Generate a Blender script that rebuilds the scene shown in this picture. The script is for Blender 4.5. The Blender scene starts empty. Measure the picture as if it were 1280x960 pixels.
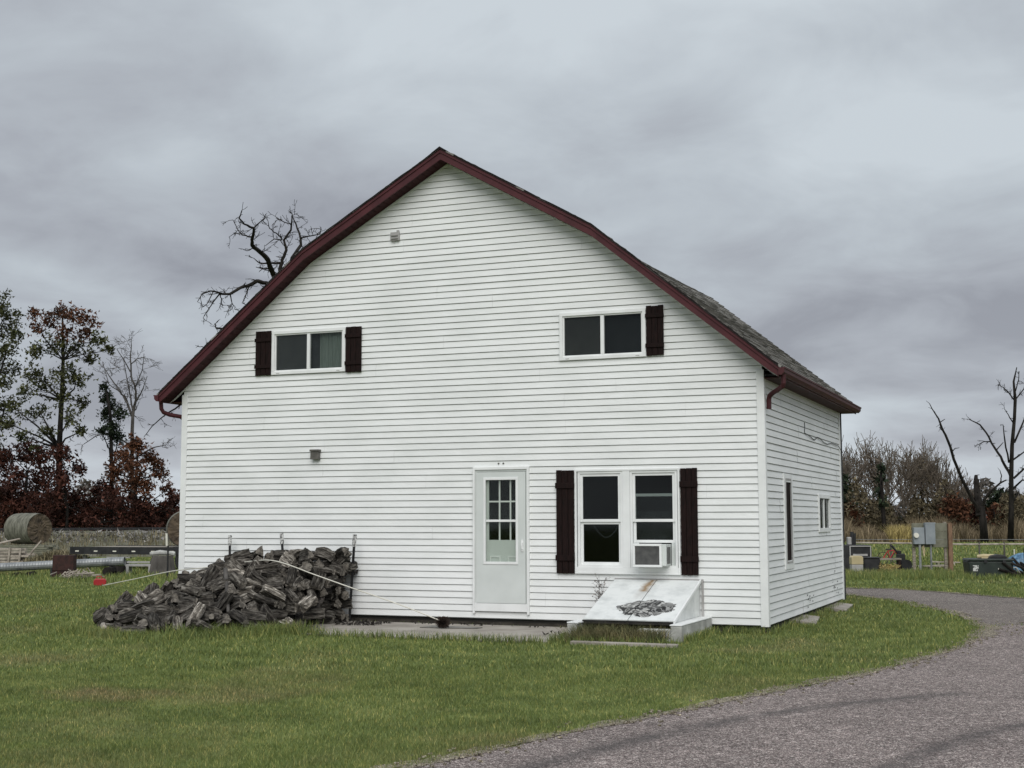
import bpy, bmesh, math, random
import numpy as np
from mathutils import Vector, Matrix, Euler
PI = math.pi
rnd = random.Random(11)
rng = np.random.default_rng(11)
sc = bpy.context.scene
COL = sc.collection

# ------------------------------------------------------------------ camera
CAM = np.array([4.0443, -19.5665, 1.5390])
YAW, PITCH, ROLL, FPX = -22.2162, 5.7004, -0.151, 1690.475      # degrees, degrees, degrees, px at 1280 wide
def basis():
    a, b, c = np.radians([YAW, PITCH, ROLL])
    f = np.array([math.sin(a)*math.cos(b), math.cos(a)*math.cos(b), math.sin(b)])
    r = np.array([math.cos(a), -math.sin(a), 0.0]); u = np.cross(r, f)
    return r*math.cos(c)+u*math.sin(c), -r*math.sin(c)+u*math.cos(c), f
CR, CU, CF = basis()
cd = bpy.data.cameras.new('camera'); cam = bpy.data.objects.new('camera', cd); COL.objects.link(cam)
cam.matrix_world = Matrix(((CR[0], CU[0], -CF[0], CAM[0]), (CR[1], CU[1], -CF[1], CAM[1]), (CR[2], CU[2], -CF[2], CAM[2]), (0, 0, 0, 1)))
cd.sensor_width = 36; cd.lens = FPX/1280*36; cd.clip_start = 0.1; cd.clip_end = 3000
sc.camera = cam
def at(px, py, D):                                              # a spot of the place seen in the photo, D metres away
    return CAM + D*(CF + CR*(px-640)/FPX - CU*(py-480)/FPX)
def gnd(px, D, z=-0.12):                                        # ground spot below a sight line
    p = at(px, 600, D); return np.array([p[0], p[1], z])

# ------------------------------------------------------------------ light
SUN_EL, SUN_AZ = math.radians(42), math.radians(158)            # azimuth measured clockwise from +Y
w = bpy.data.worlds.new('World'); sc.world = w; w.use_nodes = True
nt = w.node_tree; nt.nodes.clear()
def N(t, typ, **k):
    n = t.nodes.new(typ)
    for a, v in k.items(): setattr(n, a, v)
    return n
def math_n(t, op, a, b=None, c=None):
    n = N(t, 'ShaderNodeMath', operation=op)
    for i, v in enumerate((a, b, c)):
        if v is None: continue
        if hasattr(v, 'links'): t.links.new(v, n.inputs[i])
        else: n.inputs[i].default_value = v
    return n.outputs[0]
def ramp(t, fac, stops, interp='LINEAR'):
    n = N(t, 'ShaderNodeValToRGB'); n.color_ramp.interpolation = interp
    el = n.color_ramp.elements
    while len(el) < len(stops): el.new(.5)
    for e, (p, c) in zip(el, stops):
        e.position = p; e.color = (*c, 1) if not isinstance(c, (int, float)) else (c, c, c, 1)
    t.links.new(fac, n.inputs[0]); return n.outputs[0]
def mixc(t, fac, a, b, mode='MIX'):
    n = N(t, 'ShaderNodeMix', data_type='RGBA', blend_type=mode)
    for i, v in ((0, fac), (6, a), (7, b)):
        if hasattr(v, 'links'): t.links.new(v, n.inputs[i])
        else: n.inputs[i].default_value = v if i == 0 else (*v, 1)
    return n.outputs[2]
def noise(t, vec, scale, detail=4, rough=.55, dist=0):
    n = N(t, 'ShaderNodeTexNoise'); n.inputs['Scale'].default_value = scale; n.inputs['Detail'].default_value = detail
    n.inputs['Roughness'].default_value = rough; n.inputs['Distortion'].default_value = dist
    if vec is not None: t.links.new(vec, n.inputs['Vector'])
    return n.outputs[0]
sky = N(nt, 'ShaderNodeTexSky', sky_type='NISHITA', sun_disc=False, sun_elevation=SUN_EL, sun_rotation=SUN_AZ)
tc = N(nt, 'ShaderNodeTexCoord'); sep = N(nt, 'ShaderNodeSeparateXYZ'); nt.links.new(tc.outputs['Generated'], sep.inputs[0])
zc = math_n(nt, 'MAXIMUM', sep.outputs[2], 0.0)
den = math_n(nt, 'ADD', zc, .24)
cmb = N(nt, 'ShaderNodeCombineXYZ')
nt.links.new(math_n(nt, 'DIVIDE', sep.outputs[0], den), cmb.inputs[0]); nt.links.new(math_n(nt, 'DIVIDE', sep.outputs[1], den), cmb.inputs[1])
cmb.inputs[2].default_value = 3.7
n1 = noise(nt, cmb.outputs[0], .85, 6, .48, .3)
n2 = noise(nt, cmb.outputs[0], 3.4, 6, .55, .4)
cl = math_n(nt, 'ADD', math_n(nt, 'MULTIPLY', n1, .74), math_n(nt, 'MULTIPLY', n2, .26))
ccol = ramp(nt, cl, [(.39, (.285, .298, .335)), (.455, (.368, .390, .430)), (.53, (.455, .495, .535)), (.61, (.55, .60, .64))])
lowb = ramp(nt, zc, [(.0, 1.22), (.07, 1.08), (.18, .97), (.38, 1.0), (1.0, 1.9)])   # overcast skies brighten to the zenith
ccol = mixc(nt, 1.0, ccol, lowb, 'MULTIPLY')
scl = N(nt, 'ShaderNodeVectorMath', operation='SCALE'); nt.links.new(ccol, scl.inputs[0]); scl.inputs[3].default_value = 10.0*0.80
mx = mixc(nt, .97, sky.outputs[0], scl.outputs[0])
bg = N(nt, 'ShaderNodeBackground'); bg.inputs[1].default_value = 0.1; nt.links.new(mx, bg.inputs[0])
wo = N(nt, 'ShaderNodeOutputWorld'); nt.links.new(bg.outputs[0], wo.inputs[0])
sl = bpy.data.lights.new('sun', 'SUN'); sl.energy = 1.5; sl.angle = math.radians(50); sl.color = (1, .975, .94)
so = bpy.data.objects.new('sun', sl); COL.objects.link(so)
sd = Vector((math.sin(SUN_AZ)*math.cos(SUN_EL), math.cos(SUN_AZ)*math.cos(SUN_EL), math.sin(SUN_EL)))
so.rotation_euler = sd.to_track_quat('Z', 'Y').to_euler(); so.location = (0, -30, 30)
vs = sc.view_settings; vs.view_transform = 'Standard'; vs.look = 'None'; vs.gamma = 1; vs.exposure = 0.45; vs.use_curve_mapping = False

# ------------------------------------------------------------------ materials
MATS = {}
def mat(name, c1, c2=None, rough=.7, scale=6, detail=5, bump=0, bscale=40, metal=0, spec=.4, coord='Object', stops=(.35, .65), stretch=None, attr=False):
    """noise-mottled principled surface"""
    m = bpy.data.materials.new(name); m.use_nodes = True; t = m.node_tree; b = t.nodes['Principled BSDF']
    b.inputs['Roughness'].default_value = rough; b.inputs['Metallic'].default_value = metal; b.inputs['Specular IOR Level'].default_value = spec
    if coord == 'World': v = N(t, 'ShaderNodeNewGeometry').outputs['Position']
    else: v = N(t, 'ShaderNodeTexCoord').outputs['Object']
    if stretch:
        mp = N(t, 'ShaderNodeMapping'); t.links.new(v, mp.inputs[0]); mp.inputs['Scale'].default_value = stretch; v = mp.outputs[0]
    c2 = c2 or c1
    col = ramp(t, noise(t, v, scale, detail), [(stops[0], c1), (stops[1], c2)])
    if attr:                                                    # per-face tone of leaves and blades
        a = N(t, 'ShaderNodeAttribute', attribute_name='tone')
        col = mixc(t, 1.0, col, ramp(t, a.outputs['Fac'], [(0, .45), (.6, 1.0), (1, 1.7)]), 'MULTIPLY')
    t.links.new(col, b.inputs['Base Color'])
    if bump:
        bn = N(t, 'ShaderNodeBump'); bn.inputs['Strength'].default_value = bump; bn.inputs['Distance'].default_value = .02
        t.links.new(noise(t, v, bscale, 6), bn.inputs['Height']); t.links.new(bn.outputs[0], b.inputs['Normal'])
    MATS[name] = m; return m
mat('vinyl', (.70, .715, .70), (.80, .81, .80), .5, 1.1, 6, .22, 7, coord='World', stretch=(1, 1, 2.2), stops=(.25, .6), spec=.35)
mat('trimwhite', (.74, .75, .74), (.82, .83, .82), .45, 3, 4, coord='World')
mat('doorwhite', (.58, .61, .59), (.64, .67, .65), .5, 2, 4, coord='World')
mat('burgundy', (.048, .008, .011), (.074, .014, .018), .65, 4, 5, coord='World')
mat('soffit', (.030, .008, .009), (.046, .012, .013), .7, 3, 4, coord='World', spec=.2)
mat('shutter', (.006, .0035, .003), (.018, .008, .007), .75, 5, 6, .35, 30, coord='World', stretch=(12, 12, 1.2), spec=.15)
mat('dark', (.012, .011, .010), (.03, .027, .024), .9, 8)
mat('foundation', (.03, .026, .022), (.075, .065, .055), .9, 5, 6, .5, 30)
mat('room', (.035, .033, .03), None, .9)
mat('curtain', (.34, .38, .34), (.44, .48, .44), .9, 4, 4, 0, stretch=(14, 14, 1))
mat('screen', (.085, .082, .085), (.115, .108, .108), .8, 3)
mat('cloth', (.05, .05, .055), (.11, .11, .12), .9, 3)
mat('concrete', (.24, .215, .185), (.36, .33, .29), .85, 2.2, 8, .25, 40, coord='World')
mat('oldconcrete', (.30, .30, .28), (.55, .55, .52), .85, 4, 8, .4, 30, coord='World')
mat('greymetal', (.20, .225, .245), (.27, .295, .315), .45, 3, 4)
mat('galv', (.17, .18, .185), (.30, .31, .31), .45, 4, 6, .1, 20, metal=.3)
mat('rust', (.018, .008, .007), (.048, .018, .014), .8, 7, 8, .3, 30)
mat('black', (.010, .010, .011), (.026, .026, .027), .6, 5)
mat('blackgreen', (.010, .016, .013), (.022, .032, .026), .5, 4)
mat('oldwood', (.16, .14, .11), (.34, .30, .25), .85, 5, 8, .4, 20, stretch=(1, 6, 6))
mat('palewood', (.20, .17, .14), (.44, .39, .33), .85, 5, 8, .3, 20)
mat('brownwood', (.13, .075, .045), (.26, .16, .10), .85, 5, 8, .3, 20, stretch=(6, 6, 1))
mat('lumber', (.13, .13, .095), (.21, .205, .155), .85, 4, 8, .3, 20)
mat('redplastic', (.30, .014, .018), (.38, .022, .024), .4, 3)
mat('tan', (.42, .35, .20), (.5, .42, .26), .7, 3)
mat('greyplastic', (.30, .29, .28), (.40, .39, .38), .6, 5)
mat('bluetarp', (.02, .07, .14), (.13, .26, .38), .4, 9, 6, .6, 8)
mat('bark', (.011, .010, .009), (.034, .030, .027), .95, 4, 8, .6, 14, coord='World', stretch=(1, 1, .3), spec=.08)
mat('barkgrey', (.045, .041, .037), (.11, .10, .09), .95, 4, 8, .5, 14, coord='World', stretch=(1, 1, .3))
mat('twigbark', (.10, .083, .066), (.20, .165, .13), .95, 4, 4, coord='World', spec=.1)
mat('hay', (.15, .135, .075), (.30, .27, .16), .95, 6, 8, .5, 30, stretch=(1, 5, 5))
mat('haynet', (.070, .070, .052), (.20, .195, .155), .8, 5, 8, .4, 25, stretch=(3, .8, .8))
mat('hayend', (.035, .027, .02), (.12, .09, .06), .95, 5, 9, .6, 30)
mat('ivory', (.6, .58, .5), (.7, .68, .6), .6, 3)
mat('brush', (.02, .014, .011), (.05, .03, .022), .95, 30)
for nm, a, b in (('leafgreen', (.030, .036, .014), (.078, .080, .030)), ('leafrust', (.055, .024, .013), (.115, .050, .026)), ('leafmaroon', (.030, .014, .011), (.078, .029, .019)),
                 ('leafdark', (.012, .020, .011), (.030, .042, .022)), ('brush_olive', (.060, .050, .030), (.125, .100, .058)), ('twigs', (.055, .048, .042), (.12, .105, .09)),
                 ('reed', (.13, .10, .06), (.26, .205, .13)), ('yellowweed', (.28, .22, .08), (.38, .30, .13)), ('wheat', (.11, .10, .055), (.24, .205, .13))):
    mat(nm, a, b, .8, 1.2, 3, coord='World', attr=True, spec=.15)

def glass(name, tint, refl=.5, alpha=.5):
    """thin window glass: see-through with a sheen"""
    m = bpy.data.materials.new(name); m.use_nodes = True; t = m.node_tree; t.nodes.remove(t.nodes['Principled BSDF'])
    tr = N(t, 'ShaderNodeBsdfTransparent'); tr.inputs[0].default_value = (*tint, 1)
    gl = N(t, 'ShaderNodeBsdfGlossy'); gl.inputs['Roughness'].default_value = .04
    fr = N(t, 'ShaderNodeFresnel'); fr.inputs[0].default_value = 1.5
    f = math_n(t, 'MULTIPLY', fr.outputs[0], refl)
    mxs = N(t, 'ShaderNodeMixShader'); t.links.new(f, mxs.inputs[0]); t.links.new(tr.outputs[0], mxs.inputs[1]); t.links.new(gl.outputs[0], mxs.inputs[2])
    t.links.new(mxs.outputs[0], [n for n in t.nodes if n.type == 'OUTPUT_MATERIAL'][0].inputs[0]); MATS[name] = m
glass('glass', (.72, .75, .74), .45)
glass('glass_clear', (.92, .94, .92), .3)

# ------------------------------------------------------------------ mesh helpers
class MB:
    def __init__(s): s.v = []; s.f = []; s.m = []
    def face(s, pts, mi=0):
        n = len(s.v); s.v += [tuple(p) for p in pts]; s.f.append(tuple(range(n, n+len(pts)))); s.m.append(mi)
    def box(s, x0, x1, y0, y1, z0, z1, mi=0, M=None):
        P = [(x, y, z) for z in (z0, z1) for y in (y0, y1) for x in (x0, x1)]
        if M is not None: P = [tuple(M @ Vector(p)) for p in P]
        n = len(s.v); s.v += P
        for f in ((0, 2, 3, 1), (4, 5, 7, 6), (0, 1, 5, 4), (2, 6, 7, 3), (0, 4, 6, 2), (1, 3, 7, 5)): s.f.append(tuple(n+i for i in f)); s.m.append(mi)
        return s
    def tube(s, pts, rad, k=6, mi=0, cap=True):
        pts = [Vector(p) for p in pts]; n0 = len(s.v); L = len(pts)
        if not hasattr(rad, '__len__'): rad = [rad]*L
        ref = None
        for i, p in enumerate(pts):
            d = (pts[min(i+1, L-1)]-pts[max(i-1, 0)])
            if d.length < 1e-9: d = Vector((0, 0, 1))
            d.normalize()
            if ref is None: ref = d.orthogonal()
            ref = (ref - d*ref.dot(d))
            if ref.length < 1e-6: ref = d.orthogonal()
            ref.normalize(); q = d.cross(ref)
            for j in range(k):
                a = 2*PI*j/k; s.v.append(tuple(p+(ref*math.cos(a)+q*math.sin(a))*rad[i]))
        for i in range(L-1):
            for j in range(k):
                a, b = n0+i*k+j, n0+i*k+(j+1) % k; s.f.append((a, b, b+k, a+k)); s.m.append(mi)
        if cap:
            s.f.append(tuple(n0+j for j in range(k))[::-1]); s.f.append(tuple(n0+(L-1)*k+j for j in range(k))); s.m += [mi, mi]
        return s
    def prism(s, poly, d0, d1, axis='y', mi=0):                 # poly in the plane across axis
        def P(a, b, d): return {'y': (a, d, b), 'x': (d, a, b), 'z': (a, b, d)}[axis]
        n = len(poly); k = len(s.v)
        s.v += [P(a, b, d0) for a, b in poly]+[P(a, b, d1) for a, b in poly]
        s.f.append(tuple(range(k, k+n))[::-1]); s.f.append(tuple(range(k+n, k+2*n))); s.m += [mi, mi]
        for i in range(n): s.f.append((k+i, k+(i+1) % n, k+n+(i+1) % n, k+n+i)); s.m.append(mi)
        return s
    def build(s, name, mats, parent=None, loc=None, smooth=False, bevel=0, weld=False):
        me = bpy.data.meshes.new(name); me.from_pydata(s.v, [], s.f)
        for m in (mats if isinstance(mats, (list, tuple)) else [mats]): me.materials.append(MATS[m])
        me.polygons.foreach_set('material_index', s.m)
        bm = bmesh.new(); bm.from_mesh(me)
        if weld: bmesh.ops.remove_doubles(bm, verts=bm.verts, dist=1e-5)
        bmesh.ops.recalc_face_normals(bm, faces=bm.faces); bm.to_mesh(me); bm.free()
        if smooth: me.polygons.foreach_set('use_smooth', [True]*len(me.polygons))
        o = bpy.data.objects.new(name, me); COL.objects.link(o)
        if parent is not None: o.parent = parent
        if loc is not None: o.location = loc
        if bevel:
            b = o.modifiers.new('bevel', 'BEVEL'); b.width = bevel; b.segments = 2; b.limit_method = 'ANGLE'
        return o
def thing(name, label, cat, loc=(0, 0, 0), rz=0, group=None):
    o = bpy.data.objects.new(name, None); COL.objects.link(o); o.location = loc; o.rotation_euler = (0, 0, rz); o.empty_display_size = .2
    return tag(o, label, cat, group)
def tag(o, label, cat, group=None, kind=None):
    o['label'] = label; o['category'] = cat
    if group: o['group'] = group
    if kind: o['kind'] = kind
    return o
def struct(o): o['kind'] = 'structure'; return o
def cards(name, P, size, mt, parent=None, up=0.0, aspect=1.6, seed=0, kind=None):
    """a cloud of leaf-sized faces"""
    r = np.random.default_rng(seed+len(P)); n = len(P); P = np.asarray(P, float)
    a = r.normal(size=(n, 3)); a /= np.linalg.norm(a, axis=1)[:, None]
    b = r.normal(size=(n, 3)); b[:, 2] += up; b -= a*(a*b).sum(1)[:, None]; b /= np.linalg.norm(b, axis=1)[:, None]
    sz = size*r.uniform(.6, 1.4, n)[:, None]
    V = np.stack([P-a*sz/2, P+b*sz*aspect*.3-a*sz*.1, P+b*sz*aspect*.75, P+a*sz/2], 1).reshape(-1, 3)
    return fastmesh(name, V, np.arange(4*n).reshape(n, 4), mt, parent, r.random(n), kind)
def fastmesh(name, V, F, mt, parent=None, tone=None, kind=None):
    me = bpy.data.meshes.new(name); n, k = F.shape
    me.vertices.add(len(V)); me.vertices.foreach_set('co', np.ascontiguousarray(V, dtype=np.float32).ravel())
    me.loops.add(n*k); me.loops.foreach_set('vertex_index', F.astype(np.int32).ravel())
    me.polygons.add(n); me.polygons.foreach_set('loop_start', np.arange(0, n*k, k, dtype=np.int32))
    me.update(calc_edges=True)
    if tone is not None:
        at_ = me.attributes.new('tone', 'FLOAT', 'FACE'); at_.data.foreach_set('value', np.asarray(tone, dtype=np.float32))
    me.materials.append(MATS[mt]); o = bpy.data.objects.new(name, me); COL.objects.link(o)
    if parent is not None: o.parent = parent
    if kind: o['kind'] = kind
    return o
def blades(name, P, h, wd, mt, parent=None, lean=.35, seed=1, kind='stuff'):
    """upright grass blades: a bent two-step strip each"""
    r = np.random.default_rng(seed); n = len(P); P = np.asarray(P, float)
    h = np.broadcast_to(h, (n,))*r.uniform(.55, 1.25, n); wd = np.broadcast_to(wd, (n,))
    a = r.uniform(0, 2*PI, n); sx = np.stack([np.cos(a), np.sin(a), 0*a], 1)*wd[:, None]/2
    b = r.uniform(0, 2*PI, n); l = np.abs(r.normal(0, lean, n)); d = np.stack([np.cos(b), np.sin(b), 0*b], 1)*(l*h)[:, None]
    z = np.zeros((n, 3)); z[:, 2] = h
    V = np.stack([P-sx, P+sx, P+sx*.7+d*.35+z*.55, P-sx*.7+d*.35+z*.55, P+d+z*.95], 1).reshape(-1, 3)
    i = np.arange(n)[:, None]*5
    F = np.concatenate([i+np.array([0, 1, 2]), i+np.array([0, 2, 3]), i+np.array([3, 2, 4])], 1).reshape(-1, 3)
    return fastmesh(name, V, F, mt, parent, np.repeat(r.random(n), 3), kind)
def copy_tree(o, parent=None):
    c = o.copy(); COL.objects.link(c)
    if parent is not None: c.parent = parent
    for ch in list(o.children): copy_tree(ch, c)
    return c
# ------------------------------------------------------------------ the house
W_, L_ = 10.1128, 7.10
CX = -W_/2
GZ = -0.12
def top_z(x):                                                   # top of the rake, gambrel profile
    a = abs(x-CX)
    return 7.465-a*(7.465-6.012)/2.537 if a < 2.537 else 6.012-(a-2.537)*.815
BRK, FOOT = 2.537, W_/2+.30
WT = .172                                                       # rake board height: the wall meets the soffit this far below the top
def wall_u(z):                                                  # half width of the gable wall at height z
    zt = z+WT
    if zt > 6.012: return max(.0, (7.465-zt)/((7.465-6.012)/2.537))
    return min(W_/2, 2.537+(6.012-zt)/.815)
ZE = top_z(0)-WT
house = thing('farmhouse', 'white vinyl sided two storey house with gambrel roof and burgundy trim beside the drive', 'house', (0, 0, 0))
PITCH_S = .1016
def siding(name, umap, rng_u, z0, z1, openings, breaks=(), parent=house, seed=0):
    """lapped vinyl courses; umap(u, off, z) -> point, off is measured outwards"""
    r = random.Random(seed); mb = MB(); z = z0; row = 0; joints = [r.uniform(0, 3.6) for _ in range(200)]
    GAP, DEEP, LIP, SLIM = .0118, .016, .019, .004
    while z < z1-1e-6:
        zt = min(z+PITCH_S, z1)
        off = lambda q: LIP-(LIP-SLIM)*(q-z)/PITCH_S
        cuts = sorted({z+GAP, zt}|{c for o in openings for c in o[2:4] if z+GAP < c < zt}|{b for b in breaks if z+GAP < b < zt})
        bands = [(z, z+GAP, True)]+[(a, b, False) for a, b in zip(cuts, cuts[1:])]
        jj = joints[row//2]; pair = row//2
        for a, b, groove in bands:
            (ul, ur), (vl, vr) = rng_u(a), rng_u(b)
            if vr-vl < .02 and ur-ul < .02: continue
            iv = [(max(ul, vl), min(ur, vr))]; edgy = (ul, ur, vl, vr)
            for o in openings:
                if o[2] < b-1e-4 and o[3] > a+1e-4:
                    nv = []
                    for p, q in iv:
                        if o[1] <= p or o[0] >= q: nv.append((p, q)); continue
                        if o[0] > p: nv.append((p, o[0]))
                        if o[1] < q: nv.append((o[1], q))
                    iv = nv
            lo, hi = max(ul, vl), min(ur, vr)
            for p, q in iv:
                pa, pb = (ul, vl) if p == lo else (p, p); qa, qb = (ur, vr) if q == hi else (q, q)
                if groove:
                    mb.face([umap(pa, SLIM, a), umap(qa, SLIM, a), umap(qa, -DEEP, a), umap(pa, -DEEP, a)][::-1])
                    mb.face([umap(pa, -DEEP, a), umap(qa, -DEEP, a), umap(qb, -DEEP, b), umap(pb, -DEEP, b)])
                    mb.face([umap(pb, off(b), b), umap(qb, off(b), b), umap(qb, -DEEP, b), umap(pb, -DEEP, b)])
                else:
                    us = [(pa, pb)]; k = 0; j = jj
                    segs = []
                    while j < max(qa, qb)+40:
                        if pa+.25 < j-20 < qa-.25: segs.append(j-20)
                        j += 3.66
                    pts = [(pa, pb)]+[(s_, s_) for s_ in segs]+[(qa, qb)]
                    for k, ((x0, x1), (y0, y1)) in enumerate(zip(pts, pts[1:])):
                        e = .0026*((k+pair) % 2)+r.uniform(-.0005, .0005)
                        mb.face([umap(x0, off(a)+e, a), umap(y0, off(a)+e, a), umap(y1, off(b)+e, b), umap(x1, off(b)+e, b)])
        z = zt; row += 1
    return mb.build(name, 'vinyl', parent)
WIN_UL = (-8.332, -6.914, 3.9755, 4.716); WIN_UR = (-3.137, -1.748, 3.9755, 4.716)
WIN_L = (-2.903, -1.256, .7117, 2.288); DOOR = (-4.600, -3.652, .115, 2.352)
SW1 = (1.33, 2.03, .755, 2.228); SW2 = (4.46, 5.68, 1.294, 1.960)
ins = lambda o: (o[0]+.01, o[1]-.01, o[2]+.01, o[3]-.01)
siding('front_wall', lambda u, o, z: (u, -o, z), lambda z: (CX-wall_u(z), CX+wall_u(z)), 0, 7.29, [ins(o) for o in (WIN_UL, WIN_UR, WIN_L, DOOR)], (ZE, 6.012-WT), seed=3)
siding('side_wall', lambda u, o, z: (o, u, z), lambda z: (0, L_), 0, 3.584, [ins(SW1), ins(SW2)], seed=4)
siding('side_wall', lambda u, o, z: (-W_-o, u, z), lambda z: (0, L_), 0, 3.584, [], seed=5)
siding('back_wall', lambda u, o, z: (u, L_+o, z), lambda z: (CX-wall_u(z), CX+wall_u(z)), 0, 7.29, [], (ZE, 6.012-WT), seed=6)
# inside: floors and a few partitions, dark rooms behind the glass
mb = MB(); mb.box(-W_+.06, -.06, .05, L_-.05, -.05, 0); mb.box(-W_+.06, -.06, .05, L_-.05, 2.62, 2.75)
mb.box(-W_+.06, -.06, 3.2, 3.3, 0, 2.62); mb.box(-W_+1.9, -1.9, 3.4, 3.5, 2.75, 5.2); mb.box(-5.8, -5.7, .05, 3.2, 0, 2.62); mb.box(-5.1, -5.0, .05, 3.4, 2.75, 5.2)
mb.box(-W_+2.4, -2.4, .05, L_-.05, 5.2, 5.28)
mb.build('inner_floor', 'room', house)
# foundation, set back under the siding
mb = MB(); mb.box(-W_+.05, -.05, .05, L_-.05, -.5, -.052); mb.build('foundation', 'foundation', house)
# corner trims
for (x0, x1, y0, y1) in ((-.085, .028, -.028, -.002), (.002, .028, 0, .085), (-W_-.028, -W_+.085, -.028, -.002), (-W_-.028, -W_-.002, 0, .085), (.002, .028, L_-.085, L_), (-.085, .028, L_+.002, L_+.028)):
    mb = MB(); zt = 3.70 if y1 < 0.001 else 3.58
    mb.box(x0, x1, y0, y1, -.012, zt); mb.build('corner_trim', 'trimwhite', house, bevel=.003)

# roof: two pitches each side, shingle courses stepped
YF, YB = -.325, L_+.325
def sag(a, y):                                                  # the old roof dips behind the front rake where the two pitches meet
    return SAG*max(0, 1-abs(a-BRK)/1.7)*float(np.interp(y, [-.33, -.26, .5, L_+.3], [0, .03, 1, 0]))
SAG = .27
mb = MB(); rr = random.Random(8)
for sgn in (1, -1):
    for (a0, z0), (a1, z1) in (((0, 7.465), (BRK, 6.012)), ((BRK, 6.012), (FOOT+.03, 6.012-(FOOT+.03-BRK)*.815))):
        Lp = math.hypot(a1-a0, z1-z0); n = round(Lp/.142)
        ux, uz = (a1-a0)/Lp, (z1-z0)/Lp; nx, nz = -uz, ux
        for i in range(n):
            s0, s1 = Lp*i/n-.01, Lp*(i+1)/n+.004
            ys = [YF-.006+rr.uniform(-.008, .008)]; y = ys[0]
            while y < YB-.35: y += .31+rr.uniform(-.02, .02); ys.append(y)
            ys.append(YB+rr.uniform(-.01, .01))
            h0, h1 = .010, .022
            for y0, y1 in zip(ys, ys[1:]):
                e = rr.choice((0, 0, .004, .007)); 
                P = lambda s, h, y: (CX+sgn*(a0+ux*s+nx*h), y, z0+uz*s+nz*h-sag(a0+ux*s, y))
                A = [P(s0, h0, y0), P(s0, h0, y1), P(s1, h1+e, y1), P(s1, h1+e, y0)]
                B = [P(s0, -.006, y0), P(s0, -.006, y1), P(s1, -.006, y1), P(s1, -.006, y0)]
                mi = rr.choice((0, 0, 1, 2))
                mb.face(A, mi)
                for q in range(4): mb.face([A[q], B[q], B[(q+1) % 4], A[(q+1) % 4]], mi)
def shingle(name, c):
    m = mat(name, tuple(x*.55 for x in c), tuple(x*1.5 for x in c), .95, 90, 3, .5, 220, coord='World', stops=(.3, .7), spec=.1)
shingle('shingle_a', (.20, .19, .175)); shingle('shingle_b', (.14, .133, .122)); shingle('shingle_c', (.26, .25, .23)); shingle('shingle_d', (.02, .017, .017))
mb.build('roof', ['shingle_a', 'shingle_b', 'shingle_c'], house)
# ridge cap
mb = MB(); y = YF-.02
while y < YB:
    y2 = y+.2; e = rr.uniform(0, .008)
    mb.face([(CX-.15, y, 7.402+e), (CX, y, 7.497+e), (CX, y2, 7.487), (CX-.15, y2, 7.392)]); mb.face([(CX+.15, y, 7.402+e), (CX, y, 7.497+e), (CX, y2, 7.487), (CX+.15, y2, 7.392)])
    mb.face([(CX-.15, y, 7.402+e), (CX, y, 7.497+e), (CX+.15, y, 7.402+e), (CX, y, 7.465)]); y += .14
mb.build('ridge_cap', 'shingle_d', house)
# dark wavy shingle edge over the rake
def rake_pts(d, ext=0, step=.25):                               # points along the profile, d below the top
    P = []; f = FOOT+ext
    for a in np.arange(-f, f+.001, f*2/80): P.append((CX+a, top_z(CX+a)-d))
    for a in (-BRK, 0, BRK): P.append((CX+a, top_z(CX+a)-d))
    return [(x, max(z, 3.560)) for x, z in sorted(P)]
def rake_strip(name, d0, d1, y0, y1, m, wav=0, side=0):
    P0, P1 = rake_pts(d0), rake_pts(d1)
    if side: P0 = [p for p in P0 if (p[0]-CX)*side >= -1e-6]; P1 = [p for p in P1 if (p[0]-CX)*side >= -1e-6]
    mb = MB(); r = random.Random(3)
    J = [r.uniform(-wav, wav) for _ in P0]
    for i in range(len(P0)-1):
        a, b, c, d = (P0[i][0], P0[i][1]+J[i]), (P0[i+1][0], P0[i+1][1]+J[i+1]), P1[i+1], P1[i]
        for y in (y0, y1): mb.face([(a[0], y, a[1]), (b[0], y, b[1]), (c[0], y, c[1]), (d[0], y, d[1])])
        mb.face([(a[0], y0, a[1]), (b[0], y0, b[1]), (b[0], y1, b[1]), (a[0], y1, a[1])]); mb.face([(d[0], y0, d[1]), (c[0], y0, c[1]), (c[0], y1, c[1]), (d[0], y1, d[1])])
        if i == 0: mb.face([(a[0], y0, a[1]), (a[0], y1, a[1]), (d[0], y1, d[1]), (d[0], y0, d[1])])
        if i == len(P0)-2: mb.face([(b[0], y0, b[1]), (b[0], y1, b[1]), (c[0], y1, c[1]), (c[0], y0, c[1])])
    return mb.build(name, m, house)
rake_strip('shingle_edge', -.022, .004, -.338, -.26, 'shingle_d', .006)
for s in (1, -1):
    rake_strip('drip_edge', .006, .060, -.322, -.30, 'burgundy', side=s)
    rake_strip('rake_board', .062, .170, -.308, -.285, 'burgundy', side=s)
    rake_strip('rake_board', .012, .170, L_+.285, L_+.305, 'burgundy', side=s)
rake_strip('gable_soffit', .150, .162, -.284, -.018, 'soffit')
rake_strip('gable_soffit', .150, .162, L_+.018, L_+.284, 'soffit')
rake_strip('gable_trim', .168, .196, -.030, -.012, 'trimwhite')
# ribs of the soffit panels
mb = MB()
for a in np.arange(-FOOT+.1, FOOT-.05, .1):
    x = CX+a; z = top_z(x)-.164; mb.box(x-.005, x+.005, -.283, -.03, z-.006, z)
mb.build('soffit_rib', 'soffit', house)
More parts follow.
